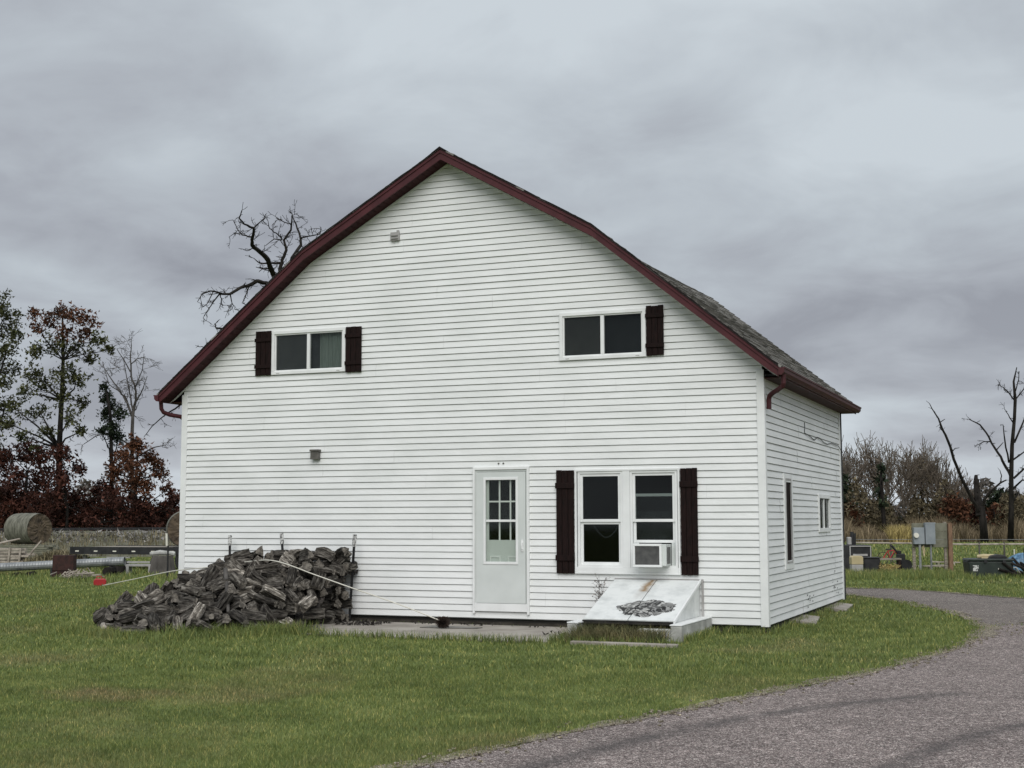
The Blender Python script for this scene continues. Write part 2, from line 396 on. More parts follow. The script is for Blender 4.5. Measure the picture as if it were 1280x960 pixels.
# eaves
for s in (1, -1):
    X = lambda d: CX+s*(W_/2+d)
    def bx(mb, a, b, *r): mb.box(min(X(a), X(b)), max(X(a), X(b)), *r)
    mb = MB(); bx(mb, .005, .285, -.022, L_+.284, 3.572, 3.584); mb.build('eave_soffit', 'soffit', house)
    mb = MB(); bx(mb, .286, .300, -.305, L_+.305, 3.560, 3.690); mb.build('fascia', 'burgundy', house)
    # K-style gutter
    prof = [(.301, 3.685), (.301, 3.585), (.345, 3.580), (.385, 3.62), (.388, 3.665), (.402, 3.672), (.402, 3.69), (.396, 3.69), (.396, 3.678), (.382, 3.668), (.379, 3.625), (.343, 3.588), (.308, 3.592), (.308, 3.685)]
    mb = MB(); mb.prism([(X(a), z) for a, z in prof], -.335, L_+.335)
    for y in (-.335, L_+.329): mb.prism([(X(a), z) for a, z in ((.301, 3.685), (.301, 3.585), (.345, 3.580), (.385, 3.62), (.388, 3.665), (.402, 3.69))], y-.002, y+.006)
    mb.build('gutter', 'burgundy', house)
def rtube(mb, pts, w, d):                                        # rectangular bar along a path
    for p, q in zip(pts, pts[1:]):
        p, q = Vector(p), Vector(q); v = q-p; ln = v.length; R = v.to_track_quat('Z', 'Y').to_matrix().to_4x4(); R.translation = p
        mb.box(-w/2, w/2, -d/2, d/2, -.012, ln+.012, M=R)
mb = MB(); mb.tube([(.345, -.20, 3.60), (.345, -.20, 3.47), (.330, -.18, 3.43), (.24, -.08, 3.39), (.14, .03, 3.355), (.085, .085, 3.32), (.07, .10, 3.27), (.07, .10, 3.13)], [.036]*8, 8)
mb.build('downspout', 'burgundy', house, smooth=False)
mb = MB(); mb.tube([(-W_-.345, -.20, 3.60), (-W_-.345, -.18, 3.46), (-W_-.32, -.15, 3.40), (-W_-.25, -.06, 3.36), (-W_-.13, .08, 3.335), (-W_-.075, .12, 3.28), (-W_-.07, .14, 3.1), (-W_-.07, .14, .05)], [.036]*8, 8)
mb.build('downspout', 'burgundy', house)
mb = MB(); rtube(mb, [(.03, L_+.06, 3.57), (.03, L_+.06, .0)], .03, .05); mb.build('downspout', 'black', house)  # thin black strip drawing the dark line down the back corner

# windows ---------------------------------------------------------
def frame_boxes(mb, u0, u1, z0, z1, w, y0, y1, F):
    for a, b, c, d in ((u0, u1, z1-w, z1), (u0, u1, z0, z0+w), (u0, u0+w, z0+w, z1-w), (u1-w, u1, z0+w, z1-w)): F(mb, a, b, y0, y1, c, d)
def FX(mb, u0, u1, y0, y1, z0, z1): mb.box(u0, u1, y0, y1, z0, z1)            # front wall: u = x, y as is
def FY(mb, u0, u1, y0, y1, z0, z1): mb.box(-y1, -y0, u0, u1, z0, z1)          # side wall: out is +x
def part(name, m, F, boxes, parent, bevel=.002):
    mb = MB()
    for b in boxes: F(mb, *b)
    return mb.build(name, m, parent, bevel=bevel)
def slider(o, F, label_curtain=False):
    u0, u1, z0, z1 = o; mb = MB(); frame_boxes(mb, u0, u1, z0, z1, .052, -.042, .03, F); wn = mb.build('window', 'trimwhite', house, bevel=.003)
    mid = (u0+u1)/2
    mb = MB(); frame_boxes(mb, u0+.052, u1-.052, z0+.052, z1-.052, .022, -.022, .03, F); F(mb, mid-.028, mid+.028, -.028, .03, z0+.074, z1-.074)
    mb.build('sash', 'trimwhite', wn, bevel=.002)
    part('pane', 'glass', F, [(u0+.074, mid-.028, .004, .008, z0+.074, z1-.074), (mid+.028, u1-.074, .0, .004, z0+.074, z1-.074)], wn, 0)
    for a in (u0+.10, u1-.16): part('latch', 'greyplastic', F, [(a, a+.06, -.0455, -.0425, z0+.018, z0+.026)], wn, 0)
    return wn, mid
wl, ml = slider(WIN_UL, FX)
part('insect_screen', 'screen', FX, [(WIN_UL[0]+.075, ml-.029, .02, .024, WIN_UL[2]+.075, WIN_UL[3]-.075)], wl, 0)
mb = MB(); x0, x1 = ml+.17, WIN_UL[1]-.06
nf = 26
for i in range(nf):
    a, b = x0+(x1-x0)*i/nf, x0+(x1-x0)*(i+1)/nf; ya, yb = .07+.012*math.sin(i*1.7), .07+.012*math.sin((i+1)*1.7)
    mb.face([(a, ya, WIN_UL[2]-.05), (b, yb, WIN_UL[2]-.05), (b, yb, WIN_UL[3]+.05), (a, ya, WIN_UL[3]+.05)])
mb.build('curtain', 'curtain', wl)
part('inner_blind', 'cloth', FX, [(ml+.0, ml+.17, .09, .1, WIN_UL[2]-.05, WIN_UL[3]+.05)], wl, 0)
wr, mr = slider(WIN_UR, FX)
part('insect_screen', 'screen', FX, [(WIN_UR[0]+.075, mr-.029, .02, .024, WIN_UR[2]+.075, WIN_UR[3]-.075)], wr, 0)
mat('shade', (.022, .026, .031), (.036, .040, .046), .7, 2)
part('inner_blind', 'shade', FX, [(mr+.01, WIN_UR[1]-.05, .06, .07, WIN_UR[2], WIN_UR[3])], wr, 0)

# double lower window
def lw(cx_, cy_): return (-2.903+(cx_-147)/484*1.647, 2.288-(cy_-98)/483*1.577)
u0, u1, z0, z1 = WIN_L
mb = MB(); frame_boxes(mb, u0, u1, z0, z1, .03, -.046, .05, FX); FX(mb, u0+.03, u1-.03, -.040, .05, z0+.03, z0+.10)
ma, mbx = lw(371, 0)[0], lw(404, 0)[0]; FX(mb, ma, mbx, -.040, .05, z0+.1, z1-.03)
win = mb.build('window', 'trimwhite', house, bevel=.003)
def unit(xa, xb, za, zb, zmid):                                  # double-hung: upper sash outside, lower sash behind
    mb = MB(); frame_boxes(mb, xa, xb, za, zb, .035, -.030, .045, FX); j = mb.build('jamb', 'trimwhite', win, bevel=.002)
    mb = MB(); frame_boxes(mb, xa+.035, xb-.035, zmid, zb-.035, .042, -.012, .01, FX); s1 = mb.build('sash', 'trimwhite', win, bevel=.002)
    part('pane', 'glass', FX, [(xa+.077, xb-.077, -.002, .001, zmid+.042, zb-.077)], s1, 0)
    return xa, xb
lx0, lx1 = lw(160, 0)[0], ma-.002
unit(lx0, lx1, z0+.10, z1-.03, lw(0, 342)[1])
mb = MB(); frame_boxes(mb, lx0+.035, lx1-.035, z0+.135, lw(0, 340)[1], .042, .012, .034, FX); s2 = mb.build('sash', 'trimwhite', win, bevel=.002)
part('pane', 'glass', FX, [(lx0+.077, lx1-.077, .02, .023, z0+.177, lw(0, 340)[1]-.042)], s2, 0)
rx0, rx1 = mbx+.002, lw(619, 0)[0]
unit(rx0, rx1, z0+.10, z1-.03, lw(0, 342)[1])
zl = lw(0, 437)[1]; zu = lw(0, 213)[1]                            # the lower sash is raised above the air conditioner
mb = MB(); frame_boxes(mb, rx0+.04, rx1-.04, zl, zu, .042, .012, .034, FX); s3 = mb.build('sash', 'trimwhite', win, bevel=.002)
part('pane', 'glass', FX, [(rx0+.082, rx1-.082, .02, .023, zl+.042, zu-.042)], s3, 0)
part('side_panel', 'doorwhite', FX, [(rx0+.036, lw(440, 0)[0], .014, .02, z0+.136, zl)], win, 0); part('side_panel', 'doorwhite', FX, [(lw(588, 0)[0], rx1-.036, .014, .02, z0+.136, zl)], win, 0)
part('curtain', 'cloth', FX, [(rx0+.05, rx1-.05, .12, .125, zl, lw(0, 325)[1]+.1)], win, 0)
# hanging curtain swag inside the left unit
mb = MB()
pts = [(lw(215+i*9, 0)[0], .13, lw(0, 352+ 62*math.sin(PI*i/14))[1]) for i in range(15)]
mb.tube(pts, .012, 5); mb.build('curtain_swag', 'cloth', win)

# shutters
def shutter(x0, x1, z0, z1):
    w = (x1-x0)/3; mb = MB()
    for i in range(3): mb.box(x0+i*w+.004, x0+(i+1)*w-.004, -.048, -.024, z0+rnd.uniform(-.004, .004), z1+rnd.uniform(-.004, .004))
    mb.box(x0+.01, x1-.01, -.034, -.026, z0+.01, z1-.01)
    s = mb.build('shutter', 'shutter', house, bevel=.003)
    h = z1-z0; bh = .085 if h > 1 else .06
    for f in (.15, .85):
        zc_ = z0+h*f if h > 1 else z0+h*(.2 if f < .5 else .8)
        mb = MB(); mb.box(x0-.008, x1+.008, -.066, -.049, zc_-bh/2, zc_+bh/2); mb.build('batten', 'shutter', s, bevel=.003)
    return s
shutter(-8.650, -8.342, 3.972, 4.730); shutter(-6.903, -6.608, 3.958, 4.712); shutter(-1.740, -1.464, 3.985, 4.742)
shutter(-3.205, -2.912, .712, 2.282); shutter(-1.246, -.985, .712, 2.282)

# side windows
u0, u1, z0, z1 = SW1
mb = MB(); frame_boxes(mb, u0, u1, z0, z1, .13, -.03, .02, FY); wn = mb.build('window', 'trimwhite', house, bevel=.003)
mb = MB(); frame_boxes(mb, u0+.10, u1-.13, z0+.09, z1-.07, .03, -.036, -.031, FY); mb.build('sash', 'greyplastic', wn)
part('pane', 'shutter', FY, [(u0+.13, u1-.13, -.012, -.008, z0+.13, z1-.13)], wn, 0)
u0, u1, z0, z1 = SW2; mid = (u0+u1)/2
mb = MB(); frame_boxes(mb, u0, u1, z0, z1, .07, -.035, .02, FY); wn = mb.build('window', 'trimwhite', house, bevel=.003)
part('sash', 'trimwhite', FY, [(mid-.03, mid+.03, -.02, .02, z0+.07, z1-.07)], wn)
part('pane', 'glass', FY, [(u0+.07, mid-.03, .0, .003, z0+.07, z1-.07), (mid+.03, u1-.07, .0, .003, z0+.07, z1-.07)], wn, 0)

# door --------------------------------------------------------------
def dw(cx_, cy_): return (-4.537+((580+cx_/4.57)-597)/61*.827, .2415+(753.4-(570+cy_/4.57))/163*2.03)
mb = MB(); u0, u1, z0, z1 = DOOR
for b in ((u0, u0+.035, -.055, .03, z0-.04, z1), (u1-.035, u1, -.055, .03, z0-.04, z1), (u0+.035, u1-.035, -.055, .03, z1-.045, z1)): mb.box(*b)
tr = mb.build('door_trim', 'trimwhite', house, bevel=.004)
mb = MB()
for b in ((u0+.036, -4.541, -.035, .03, z0+.04, z1-.046), (-3.706, u1-.036, -.035, .03, z0+.04, z1-.046), (-4.541, -3.706, -.035, .03, 2.277, z1-.046)): mb.box(*b)
mb.build('jamb', 'doorwhite', tr, bevel=.003)
mb = MB(); mb.box(u0+.036, u1-.036, -.05, .03, z0, .236); mb.build('sill', 'trimwhite', tr, bevel=.003)
gx0, gz1 = dw(122, 128); gx1, gz0 = dw(313, 615)
mb = MB(); D0, D1 = -.050, -.012
for b in ((-4.537, gx0, .2415, 2.2715), (gx1, -3.710, .2415, 2.2715), (gx0, gx1, gz1, 2.2715), (gx0, gx1, .2415, gz0)): mb.box(b[0], b[1], D0, D1, b[2], b[3])
dr = mb.build('door', 'doorwhite', house)
mb = MB(); frame_boxes(mb, gx0-.01, gx1+.01, gz0-.01, gz1+.01, .04, -.060, -.0502, FX); zr = dw(0, 372)[1]; mb.box(gx0+.03, gx1-.03, -.044, -.03, zr-.018, zr+.018); mb.build('window_frame', 'trimwhite', dr, bevel=.003)
part('pane', 'glass_clear', FX, [(gx0+.03, gx1-.03, -.028, -.024, gz0+.03, gz1-.03)], dr, 0)
# the inner door behind the storm glass: nine lights above, panels below
lx = [dw(143, 0)[0], dw(203, 0)[0], dw(265, 0)[0], dw(318, 0)[0]]; lz = [dw(0, 140)[1], dw(0, 262)[1], dw(0, 372)[1], dw(0, 481)[1]]
mb = MB()
mb.box(-4.52, lx[0], .000, .040, .16, 2.25); mb.box(lx[3], -3.72, .000, .040, .16, 2.25); mb.box(lx[0], lx[3], .000, .040, .16, lz[3]); mb.box(lx[0], lx[3], .000, .040, lz[0], 2.25)
idr = mb.build('inner_door', 'doorwhite', dr)
mb = MB()
for x in lx[1:3]: mb.box(x-.012, x+.012, .004, .024, lz[3], lz[0])
for z in lz[1:3]: mb.box(lx[0], lx[1]-.012, .004, .024, z-.012, z+.012); mb.box(lx[1]+.012, lx[2]-.012, .004, .024, z-.012, z+.012); mb.box(lx[2]+.012, lx[3], .004, .024, z-.012, z+.012)
mb.build('muntin', 'trimwhite', idr)
part('pane', 'glass', FX, [(lx[0], lx[3], .014, .017, lz[3], lz[0])], idr, 0)
mb = MB(); zp = lz[3]-.13
for a, b in ((lx[0]+.02, (lx[0]+lx[3])/2-.06), ((lx[0]+lx[3])/2+.06, lx[3]-.02)): frame_boxes(mb, a, b, zp-.5, zp-.12, .02, -.009, -.0002, FX)
mb.build('moulding', 'trimwhite', idr)
hx, hz = dw(340, 512)
mb = MB(); mb.box(hx-.018, hx+.018, -.062, -.0502, hz-.09, hz+.09); mb.tube([(hx, -.06, hz+.045), (hx, -.09, hz+.04), (hx, -.095, hz), (hx, -.09, hz-.05), (hx, -.06, hz-.055)], .009, 6); mb.build('handle', 'trimwhite', dr)

# small things screwed to the wall
mb = MB(); x, z = -6.0, 6.18; mb.box(x-.08, x+.08, -.055, -.018, z-.085, z+.055); mb.box(x-.06, x+.06, -.075, -.0552, z-.06, z-.04); mb.box(x-.06, x+.06, -.075, -.0552, z-.01, z+.01); mb.box(x+.03, x+.07, -.05, -.018, z+.056, z+.085); mb.tube([(x-.02, -.04, z-.085), (x-.02, -.04, z-.12)], .008, 5)
o = mb.build('vent_box', 'greyplastic', house, bevel=.003)
mat('bronze', (.085, .08, .07), (.15, .14, .125), .5, 6)
mb = MB(); x, z = -7.445, 2.615; mb.prism([(x-.075, z-.085), (x+.075, z-.085), (x+.07, z+.04), (x-.07, z+.04)], -.10, -.018); mb.prism([(x-.085, z+.042), (x+.085, z+.042), (x+.085, z+.078), (x-.085, z+.078)], -.11, -.018); mb.build('outlet_box', 'bronze', house, bevel=.004)
for x in (-4.17, -4.09): mb = MB(); mb.tube([(x, -.012, 2.405), (x, -.026, 2.405)], .013, 8); mb.build('hole_dot', 'bronze', house)  # small bronze discs standing in for two holes above the door
mb = MB(); mb.tube([(.02, 3.267, 3.141), (.028, 3.24, 3.06), (.022, 3.243, 2.964), (.03, 3.7, 2.93), (.025, 4.163, 2.888), (.03, 4.45, 2.955), (.03, 4.661, 2.955), (.03, 5.1, 2.90), (.03, 5.514, 2.885), (.03, 6.0, 2.93), (.03, 6.823, 2.915), (.06, 7.1, 2.8)], .007, 5); mb.build('cable', 'black', house)
mb = MB()   # mud splashes and chew marks low on the side siding
r = random.Random(4)
def splash(cy, cz, n, s):
    for _ in range(n):
        y, z, q = cy+r.gauss(0, s*1.6), cz+r.gauss(0, s*.5), r.uniform(.01, .035)
        k = 6; mb.face([(.0188, y+q*1.4*math.cos(2*PI*i/k)*r.uniform(.6, 1), z+q*.55*math.sin(2*PI*i/k)*r.uniform(.6, 1)) for i in range(k)])
splash(3.35, .20, 16, .12); splash(5.9, .30, 9, .12); splash(6.3, .22, 6, .1); splash(6.0, .56, 3, .05)
mb.build('mud_mark', 'dark', house)

# air conditioner resting in the window
ax0, ax1 = lw(440, 0)[0], lw(567, 0)[0]; az0, az1 = lw(0, 545)[1], lw(0, 440)[1]
ac = thing('air_conditioner', 'small white window air conditioner with dark grille in the lower right sash', 'air conditioner', ((ax0+ax1)/2, -.15, az0))
cxx = (ax0+ax1)/2
mb = MB(); hw = (ax1-ax0)/2
mb.box(-hw, hw+.06, -.10, .35, 0.02, az1-az0-.01); mb.build('casing', 'doorwhite', ac, bevel=.008)
mb = MB(); frame_boxes(mb, -hw-.01, hw+.0, 0.0, az1-az0, .035, -.14, -.101, FX); mb.build('front_frame', 'trimwhite', ac, bevel=.006)
mat('grille', (.10, .10, .10), (.16, .16, .155), .6, 10)
mb = MB(); mb.box(-hw+.026, hw-.036, -.118, -.101, .036, az1-az0-.036)
for i in range(22):
    z = .045+i*(az1-az0-.09)/21; mb.box(-hw+.027, hw-.037, -.124, -.1182, z-.002, z+.002)
mb.build('grille', 'grille', ac)
mb = MB(); mb.box(hw+.061, hw+.064, -.06, .12, .05, az1-az0-.05); mb.build('side_vent', 'grille', ac)

# cellar bulkhead ----------------------------------------------------
bk = thing('cellar_bulkhead', 'sloping white metal cellar doors on a painted concrete curb below the double window', 'cellar hatch', (-1.6, -.8, GZ))
bk_l = Vector((-1.6, -.8, GZ))
BX0, BX1, BT, BTZ, BF, BFZ = -2.27, -.95, -.03, .625, -1.50, .135
def put(mb, name, m, bevel=0):
    mb.v = [tuple(Vector(p)-bk_l) for p in mb.v]; return mb.build(name, m, bk, bevel=bevel)
sl_ = Vector((0, BF-BT, BFZ-BTZ)); sln = sl_.length; sd_ = sl_.normalized(); nn_ = Vector((0, -sd_.z, sd_.y)); 
if nn_.z < 0: nn_ = -nn_
def slp(x, s, h): return Vector((x, BT, BTZ))+sd_*s+nn_*h
def slab(mb, x0, x1, s0, s1, h0, h1):
    P = [slp(x, s, h) for h in (h0, h1) for s in (s0, s1) for x in (x0, x1)]; n = len(mb.v); mb.v += [tuple(p) for p in P]
    for f in ((0, 2, 3, 1), (4, 5, 7, 6), (0, 1, 5, 4), (2, 6, 7, 3), (0, 4, 6, 2), (1, 3, 7, 5)): mb.f.append(tuple(n+i for i in f)); mb.m.append(0)
xm = -1.62
bmat = bpy.data.materials.new('cellar_door_paint'); bmat.use_nodes = True; t = bmat.node_tree; b = t.nodes['Principled BSDF']; b.inputs['Roughness'].default_value = .55
pos = N(t, 'ShaderNodeNewGeometry').outputs['Position']; sp = N(t, 'ShaderNodeSeparateXYZ'); t.links.new(pos, sp.inputs[0])
base = ramp(t, noise(t, pos, 3.2, 8, .65), [(.3, (.52, .54, .53)), (.55, (.72, .735, .72))])
# black weathered patch where the paint has lifted, with pale curled flecks
ex = math_n(t, 'DIVIDE', math_n(t, 'SUBTRACT', sp.outputs[0], -1.485), .43); ey = math_n(t, 'DIVIDE', math_n(t, 'SUBTRACT', sp.outputs[1], -1.10), .29)
rr2 = math_n(t, 'ADD', math_n(t, 'MULTIPLY', ex, ex), math_n(t, 'MULTIPLY', ey, ey))
rr2 = math_n(t, 'ADD', rr2, math_n(t, 'MULTIPLY', math_n(t, 'SUBTRACT', noise(t, pos, 7, 4), .5), 1.6))
mask = ramp(t, rr2, [(.93, 1), (.98, 0)])
inner = ramp(t, noise(t, pos, 4.2, 3, .5, 1.0), [(.36, (.010, .010, .010)), (.40, (.34, .34, .33)), (.43, (.015, .015, .015)), (.49, (.03, .03, .03)), (.51, (.52, .52, .50)), (.535, (.40, .40, .38)), (.56, (.02, .02, .02)), (.61, (.30, .30, .29)), (.64, (.012, .012, .012))])
col = mixc(t, mask, base, inner)
rx = math_n(t, 'SUBTRACT', sp.outputs[0], math_n(t, 'ADD', -1.67, math_n(t, 'MULTIPLY', sp.outputs[1], .05)))
streak = math_n(t, 'MULTIPLY', ramp(t, math_n(t, 'ABSOLUTE', math_n(t, 'SUBTRACT', rx, math_n(t, 'MULTIPLY', math_n(t, 'SUBTRACT', noise(t, pos, 5, 4), .5), .22))), [(.0, 1), (.11, 0)]), ramp(t, math_n(t, 'ADD', sp.outputs[1], 1.5), [(.55, 0), (1.0, .22), (1.3, .45), (1.42, 1)]))
col = mixc(t, streak, col, (.27, .175, .09))
t.links.new(col, b.inputs['Base Color']); MATS['cellarpaint'] = bmat
mb = MB(); slab(mb, BX0, xm-.006, 0.02, sln, 0, .02); l1 = put(mb, 'door_leaf', 'cellarpaint', .004)
mb = MB(); slab(mb, xm+.006, BX1-.03, 0.02, sln, 0, .02); put(mb, 'door_leaf', 'cellarpaint', .004)
mb = MB(); slab(mb, BX1-.026, BX1, -.02, sln+.01, -.02, .024); put(mb, 'side_rail', 'trimwhite', .003)
for x0, x1 in ((BX1-.035, BX1-.027), (BX0+.004, BX0+.012)):
    mb = MB(); mb.prism([(BT, BTZ-.015), (BF+.02, BFZ-.02), (BF+.02, BFZ-.035), (BT, BFZ-.035)], x0, x1, 'x'); put(mb, 'side_panel', 'cellarpaint')
mb = MB(); mb.box(BX0-.01, BX1+.03, -.032, -.0185, BTZ-.02, BTZ+.028); mb.box(BX1+.002, BX1+.03, -.032, -.0185, .1, BTZ-.02); put(mb, 'flashing', 'greyplastic')
mb = MB(); mb.box(BX0-.02, BX1-.04, BF+.01, BF+.05, BFZ-.045, BFZ-.0); put(mb, 'sill_strip', 'dark')  # dark strip filling the gap under the lower door edge
mb = MB()
mb.box(-.955, -.80, -1.72, -.04, GZ-.2, .098); mb.box(-2.44, -2.29, -1.70, -.04, GZ-.2, .095); mb.box(-2.29, -.955, -1.70, -1.56, GZ-.2, -.06); mb.box(-1.42, -.955, -1.72, -1.56, -.06, .05)
put(mb, 'curb', 'oldconcrete', .012)
mb = MB(); mb.box(-2.44, -2.27, -1.705, -.04, .098, .118); mb.box(-.965, -.795, -1.725, -.04, .101, .118); put(mb, 'curb_cap', 'trimwhite', .004)
mb = MB(); mb.box(-2.29, -.955, -1.5, -.04, GZ, GZ+.01); put(mb, 'pit_floor', 'dark')
# ------------------------------------------------------------------ ground, drive
def interp_poly(P, step):
    P = [np.array(p, float) for p in P]; out = []
    Q = [2*P[0]-P[1]]+P+[2*P[-1]-P[-2]]
    for i in range(1, len(Q)-2):
        n = max(2, int(np.linalg.norm(Q[i+1]-Q[i])/step))
        for k in range(n):
            t = k/n; a, b, c, d = Q[i-1], Q[i], Q[i+1], Q[i+2]
            out.append(.5*((2*b)+(-a+c)*t+(2*a-5*b+4*c-d)*t*t+(-a+3*b-3*c+d)*t**3))
    out.append(P[-1]); return np.array(out)
def in_poly(pts, poly):
    x, y = pts[:, 0], pts[:, 1]; ins = np.zeros(len(pts), bool); n = len(poly); j = n-1
    for i in range(n):
        xi, yi, xj, yj = *poly[i], *poly[j]
        c = ((yi > y) != (yj > y)) & (x < (xj-xi)*(y-yi)/((yj-yi) if yj != yi else 1e-9)+xi); ins ^= c; j = i
    return ins
INNER = interp_poly([(-3.4, -26), (-1.6, -17), (-.55, -12.9), (-.114, -11.25), (.19, -10.16), (.56, -8.89), (1.34, -6.53), (2.02, -4.32), (2.62, -1.4), (2.80, .6)], .12)
LOOP = interp_poly([(2.80, .6), (2.79, 2.0), (2.62, 3.2), (2.12, 5.4), (1.19, 7.9), (-.01, 10.0), (-.9, 11.0), (-3, 12.0), (-7, 12.6)], .12)
OUTER = interp_poly([(.4, -26), (2.4, -16), (3.2, -12.4), (3.73, -9.82), (4.35, -8.3), (5.6, -6.3), (8, -4.2), (12, -3.0), (24, -2.2)], .2)
FARE = interp_poly([(-7, 16.2), (-3.5, 14.8), (-.9, 13.5), (.2, 13.4), (1.2, 12.5), (3.15, 10.4), (5.5, 8.6), (10, 7.0), (24, 6.0)], .2)
JUNC = [(2.80, 1.6), (3.0, 2.85), (3.36, 3.0), (24, 3.2)]
paved = np.array(list(INNER)+JUNC+list(OUTER[::-1]))
gravel = np.array(list(LOOP)+list(FARE)+[(24, 3.2), (3.36, 3.0), (3.0, 2.85), (2.8, 1.6)])
def wob(P, amp, seed):                                          # ragged edge
    r = np.random.default_rng(seed); k = len(P); s = np.convolve(r.normal(size=k+8), np.ones(5)/5, 'same')[4:4+k]; s2 = r.normal(size=k)
    d = np.gradient(P, axis=0); n = np.stack([-d[:, 1], d[:, 0]], 1); n /= np.linalg.norm(n, axis=1)[:, None]+1e-9
    return P+n*((s*amp*1.5+s2*amp*.3)[:, None])
INNER_W, LOOP_W, FARE_W, OUTER_W = wob(INNER, .055, 1), wob(LOOP, .06, 2), wob(FARE, .07, 3), wob(OUTER, .04, 4)
def sheet(name, poly, z, m, kind='structure'):
    bm = bmesh.new(); vs_ = [bm.verts.new((x, y, z)) for x, y in poly]; f = bm.faces.new(vs_)
    bmesh.ops.triangulate(bm, faces=[f]); bmesh.ops.recalc_face_normals(bm, faces=bm.faces)
    me = bpy.data.meshes.new(name); bm.to_mesh(me); bm.free(); me.materials.append(MATS[m]); o = bpy.data.objects.new(name, me); COL.objects.link(o); o['kind'] = kind
    return o
# gravelly asphalt: pinkish and pale chips in a dark binder, wheel tracks worn darker
def gravelmat(name, base, chipA, chipB, tracks, moss=False):
    m = bpy.data.materials.new(name); m.use_nodes = True; t = m.node_tree; b = t.nodes['Principled BSDF']; b.inputs['Roughness'].default_value = .9; b.inputs['Specular IOR Level'].default_value = .25
    pos = N(t, 'ShaderNodeNewGeometry').outputs['Position']
    v1 = N(t, 'ShaderNodeTexVoronoi'); v1.inputs['Scale'].default_value = 105; t.links.new(pos, v1.inputs['Vector'])
    v2 = N(t, 'ShaderNodeTexVoronoi'); v2.inputs['Scale'].default_value = 27; t.links.new(pos, v2.inputs['Vector'])
    sc1 = N(t, 'ShaderNodeSeparateColor'); t.links.new(v1.outputs['Color'], sc1.inputs[0]); sc2 = N(t, 'ShaderNodeSeparateColor'); t.links.new(v2.outputs['Color'], sc2.inputs[0])
    chip = ramp(t, sc1.outputs[0], [(0, tuple(x*.45 for x in base)), (.35, base), (.62, chipA), (.86, chipB), (1, tuple(min(.8, x*1.35) for x in chipB))])
    chip2 = ramp(t, sc2.outputs[1], [(0, .72), (.5, .95), (.9, 1.15), (1, 1.5)])
    col = mixc(t, 1.0, chip, chip2, 'MULTIPLY')
    gap = ramp(t, v1.outputs['Distance'], [(.35, 1.0), (.75, .45)]); col = mixc(t, 1.0, col, gap, 'MULTIPLY')
    big = ramp(t, noise(t, pos, .55, 6, .6), [(.3, .82), (.7, 1.14)]); col = mixc(t, 1.0, col, big, 'MULTIPLY')
    mid = ramp(t, noise(t, pos, 6, 4, .6), [(.3, .88), (.7, 1.1)]); col = mixc(t, 1.0, col, mid, 'MULTIPLY')
    if tracks:
        a = N(t, 'ShaderNodeAttribute', attribute_name='wear')
        wv = math_n(t, 'MULTIPLY', a.outputs['Fac'], ramp(t, noise(t, pos, 2.4, 5, .65), [(.28, .25), (.6, 1)]))
        col = mixc(t, wv, col, (.062, .056, .054))
    t.links.new(col, b.inputs['Base Color'])
    bn = N(t, 'ShaderNodeBump'); bn.inputs['Strength'].default_value = .9; bn.inputs['Distance'].default_value = .008
    t.links.new(ramp(t, v1.outputs['Distance'], [(0, 1), (.7, 0)]), bn.inputs['Height']); t.links.new(bn.outputs[0], b.inputs['Normal'])
    MATS[name] = m
gravelmat('chipseal', (.205, .162, .150), (.325, .258, .238), (.58, .51, .47), True)
gravelmat('gravel', (.19, .155, .135), (.27, .225, .20), (.42, .38, .34), False)
gravelmat('shoulder', (.24, .20, .14), (.34, .29, .21), (.50, .45, .36), False)
mb = None
TR = [interp_poly([(-.9, -16), (.55, -11.4), (.674, -10.9), (1.0, -9.57), (1.53, -8.13), (2.19, -6.98), (3.0, -5.9)], .1), interp_poly([(1.2, -17), (2.6, -11.2), (2.92, -10.03), (3.23, -8.7), (3.66, -7.78), (4.6, -6.4)], .1)]
# the paved drive is a fine sheet carrying the wear of the wheel tracks
n_ = 260
def resamp(P, n):
    d = np.r_[0, np.cumsum(np.linalg.norm(np.diff(P, axis=0), axis=1))]; s = np.linspace(0, d[-1], n); return np.stack([np.interp(s, d, P[:, 0]), np.interp(s, d, P[:, 1])], 1)
seg = [p for p in INNER_W]; A = resamp(np.array(seg), n_)
Bx = resamp(np.array(list(interp_poly([(.4, -26), (2.4, -16), (3.2, -12.4)], .2))+list(OUTER_W[np.argmin(abs(OUTER[:, 1]+12.4)):])), 100)
B1 = np.array([b for b in Bx]); 
# outer side runs out along the road to the right: pair by arc length
B = resamp(B1, n_)
m_ = 60; G = np.array([[A[i]+(B[i]-A[i])*(j/(m_-1)) for j in range(m_)] for i in range(n_)])
# close the right-hand part up to the junction
G2a = resamp(np.array([A[-1], (2.80, 1.6), (3.0, 2.85), (3.36, 3.0), (24, 3.2)]), m_)
G = np.concatenate([G, np.array([[G[-1][j]+(G2a[j]-G[-1][j])*k/30 for j in range(m_)] for k in range(1, 31)])])
V = np.concatenate([G.reshape(-1, 2), np.full((G.shape[0]*m_, 1), GZ+.006)], 1)
idx = np.arange(G.shape[0]*m_).reshape(G.shape[0], m_)
F = np.stack([idx[:-1, :-1], idx[:-1, 1:], idx[1:, 1:], idx[1:, :-1]], -1).reshape(-1, 4)
road = fastmesh('drive', V, F, 'chipseal', kind='structure')
wear = np.zeros(len(V))
for T, wdt in zip(TR, (.13, .12)):
    d = np.min(np.linalg.norm(V[:, None, :2]-T[None], axis=2), axis=1); wear = np.maximum(wear, np.clip(1.35-d/wdt, 0, 1)*.75)
a_ = road.data.attributes.new('wear', 'FLOAT', 'POINT'); a_.data.foreach_set('value', wear.astype(np.float32))
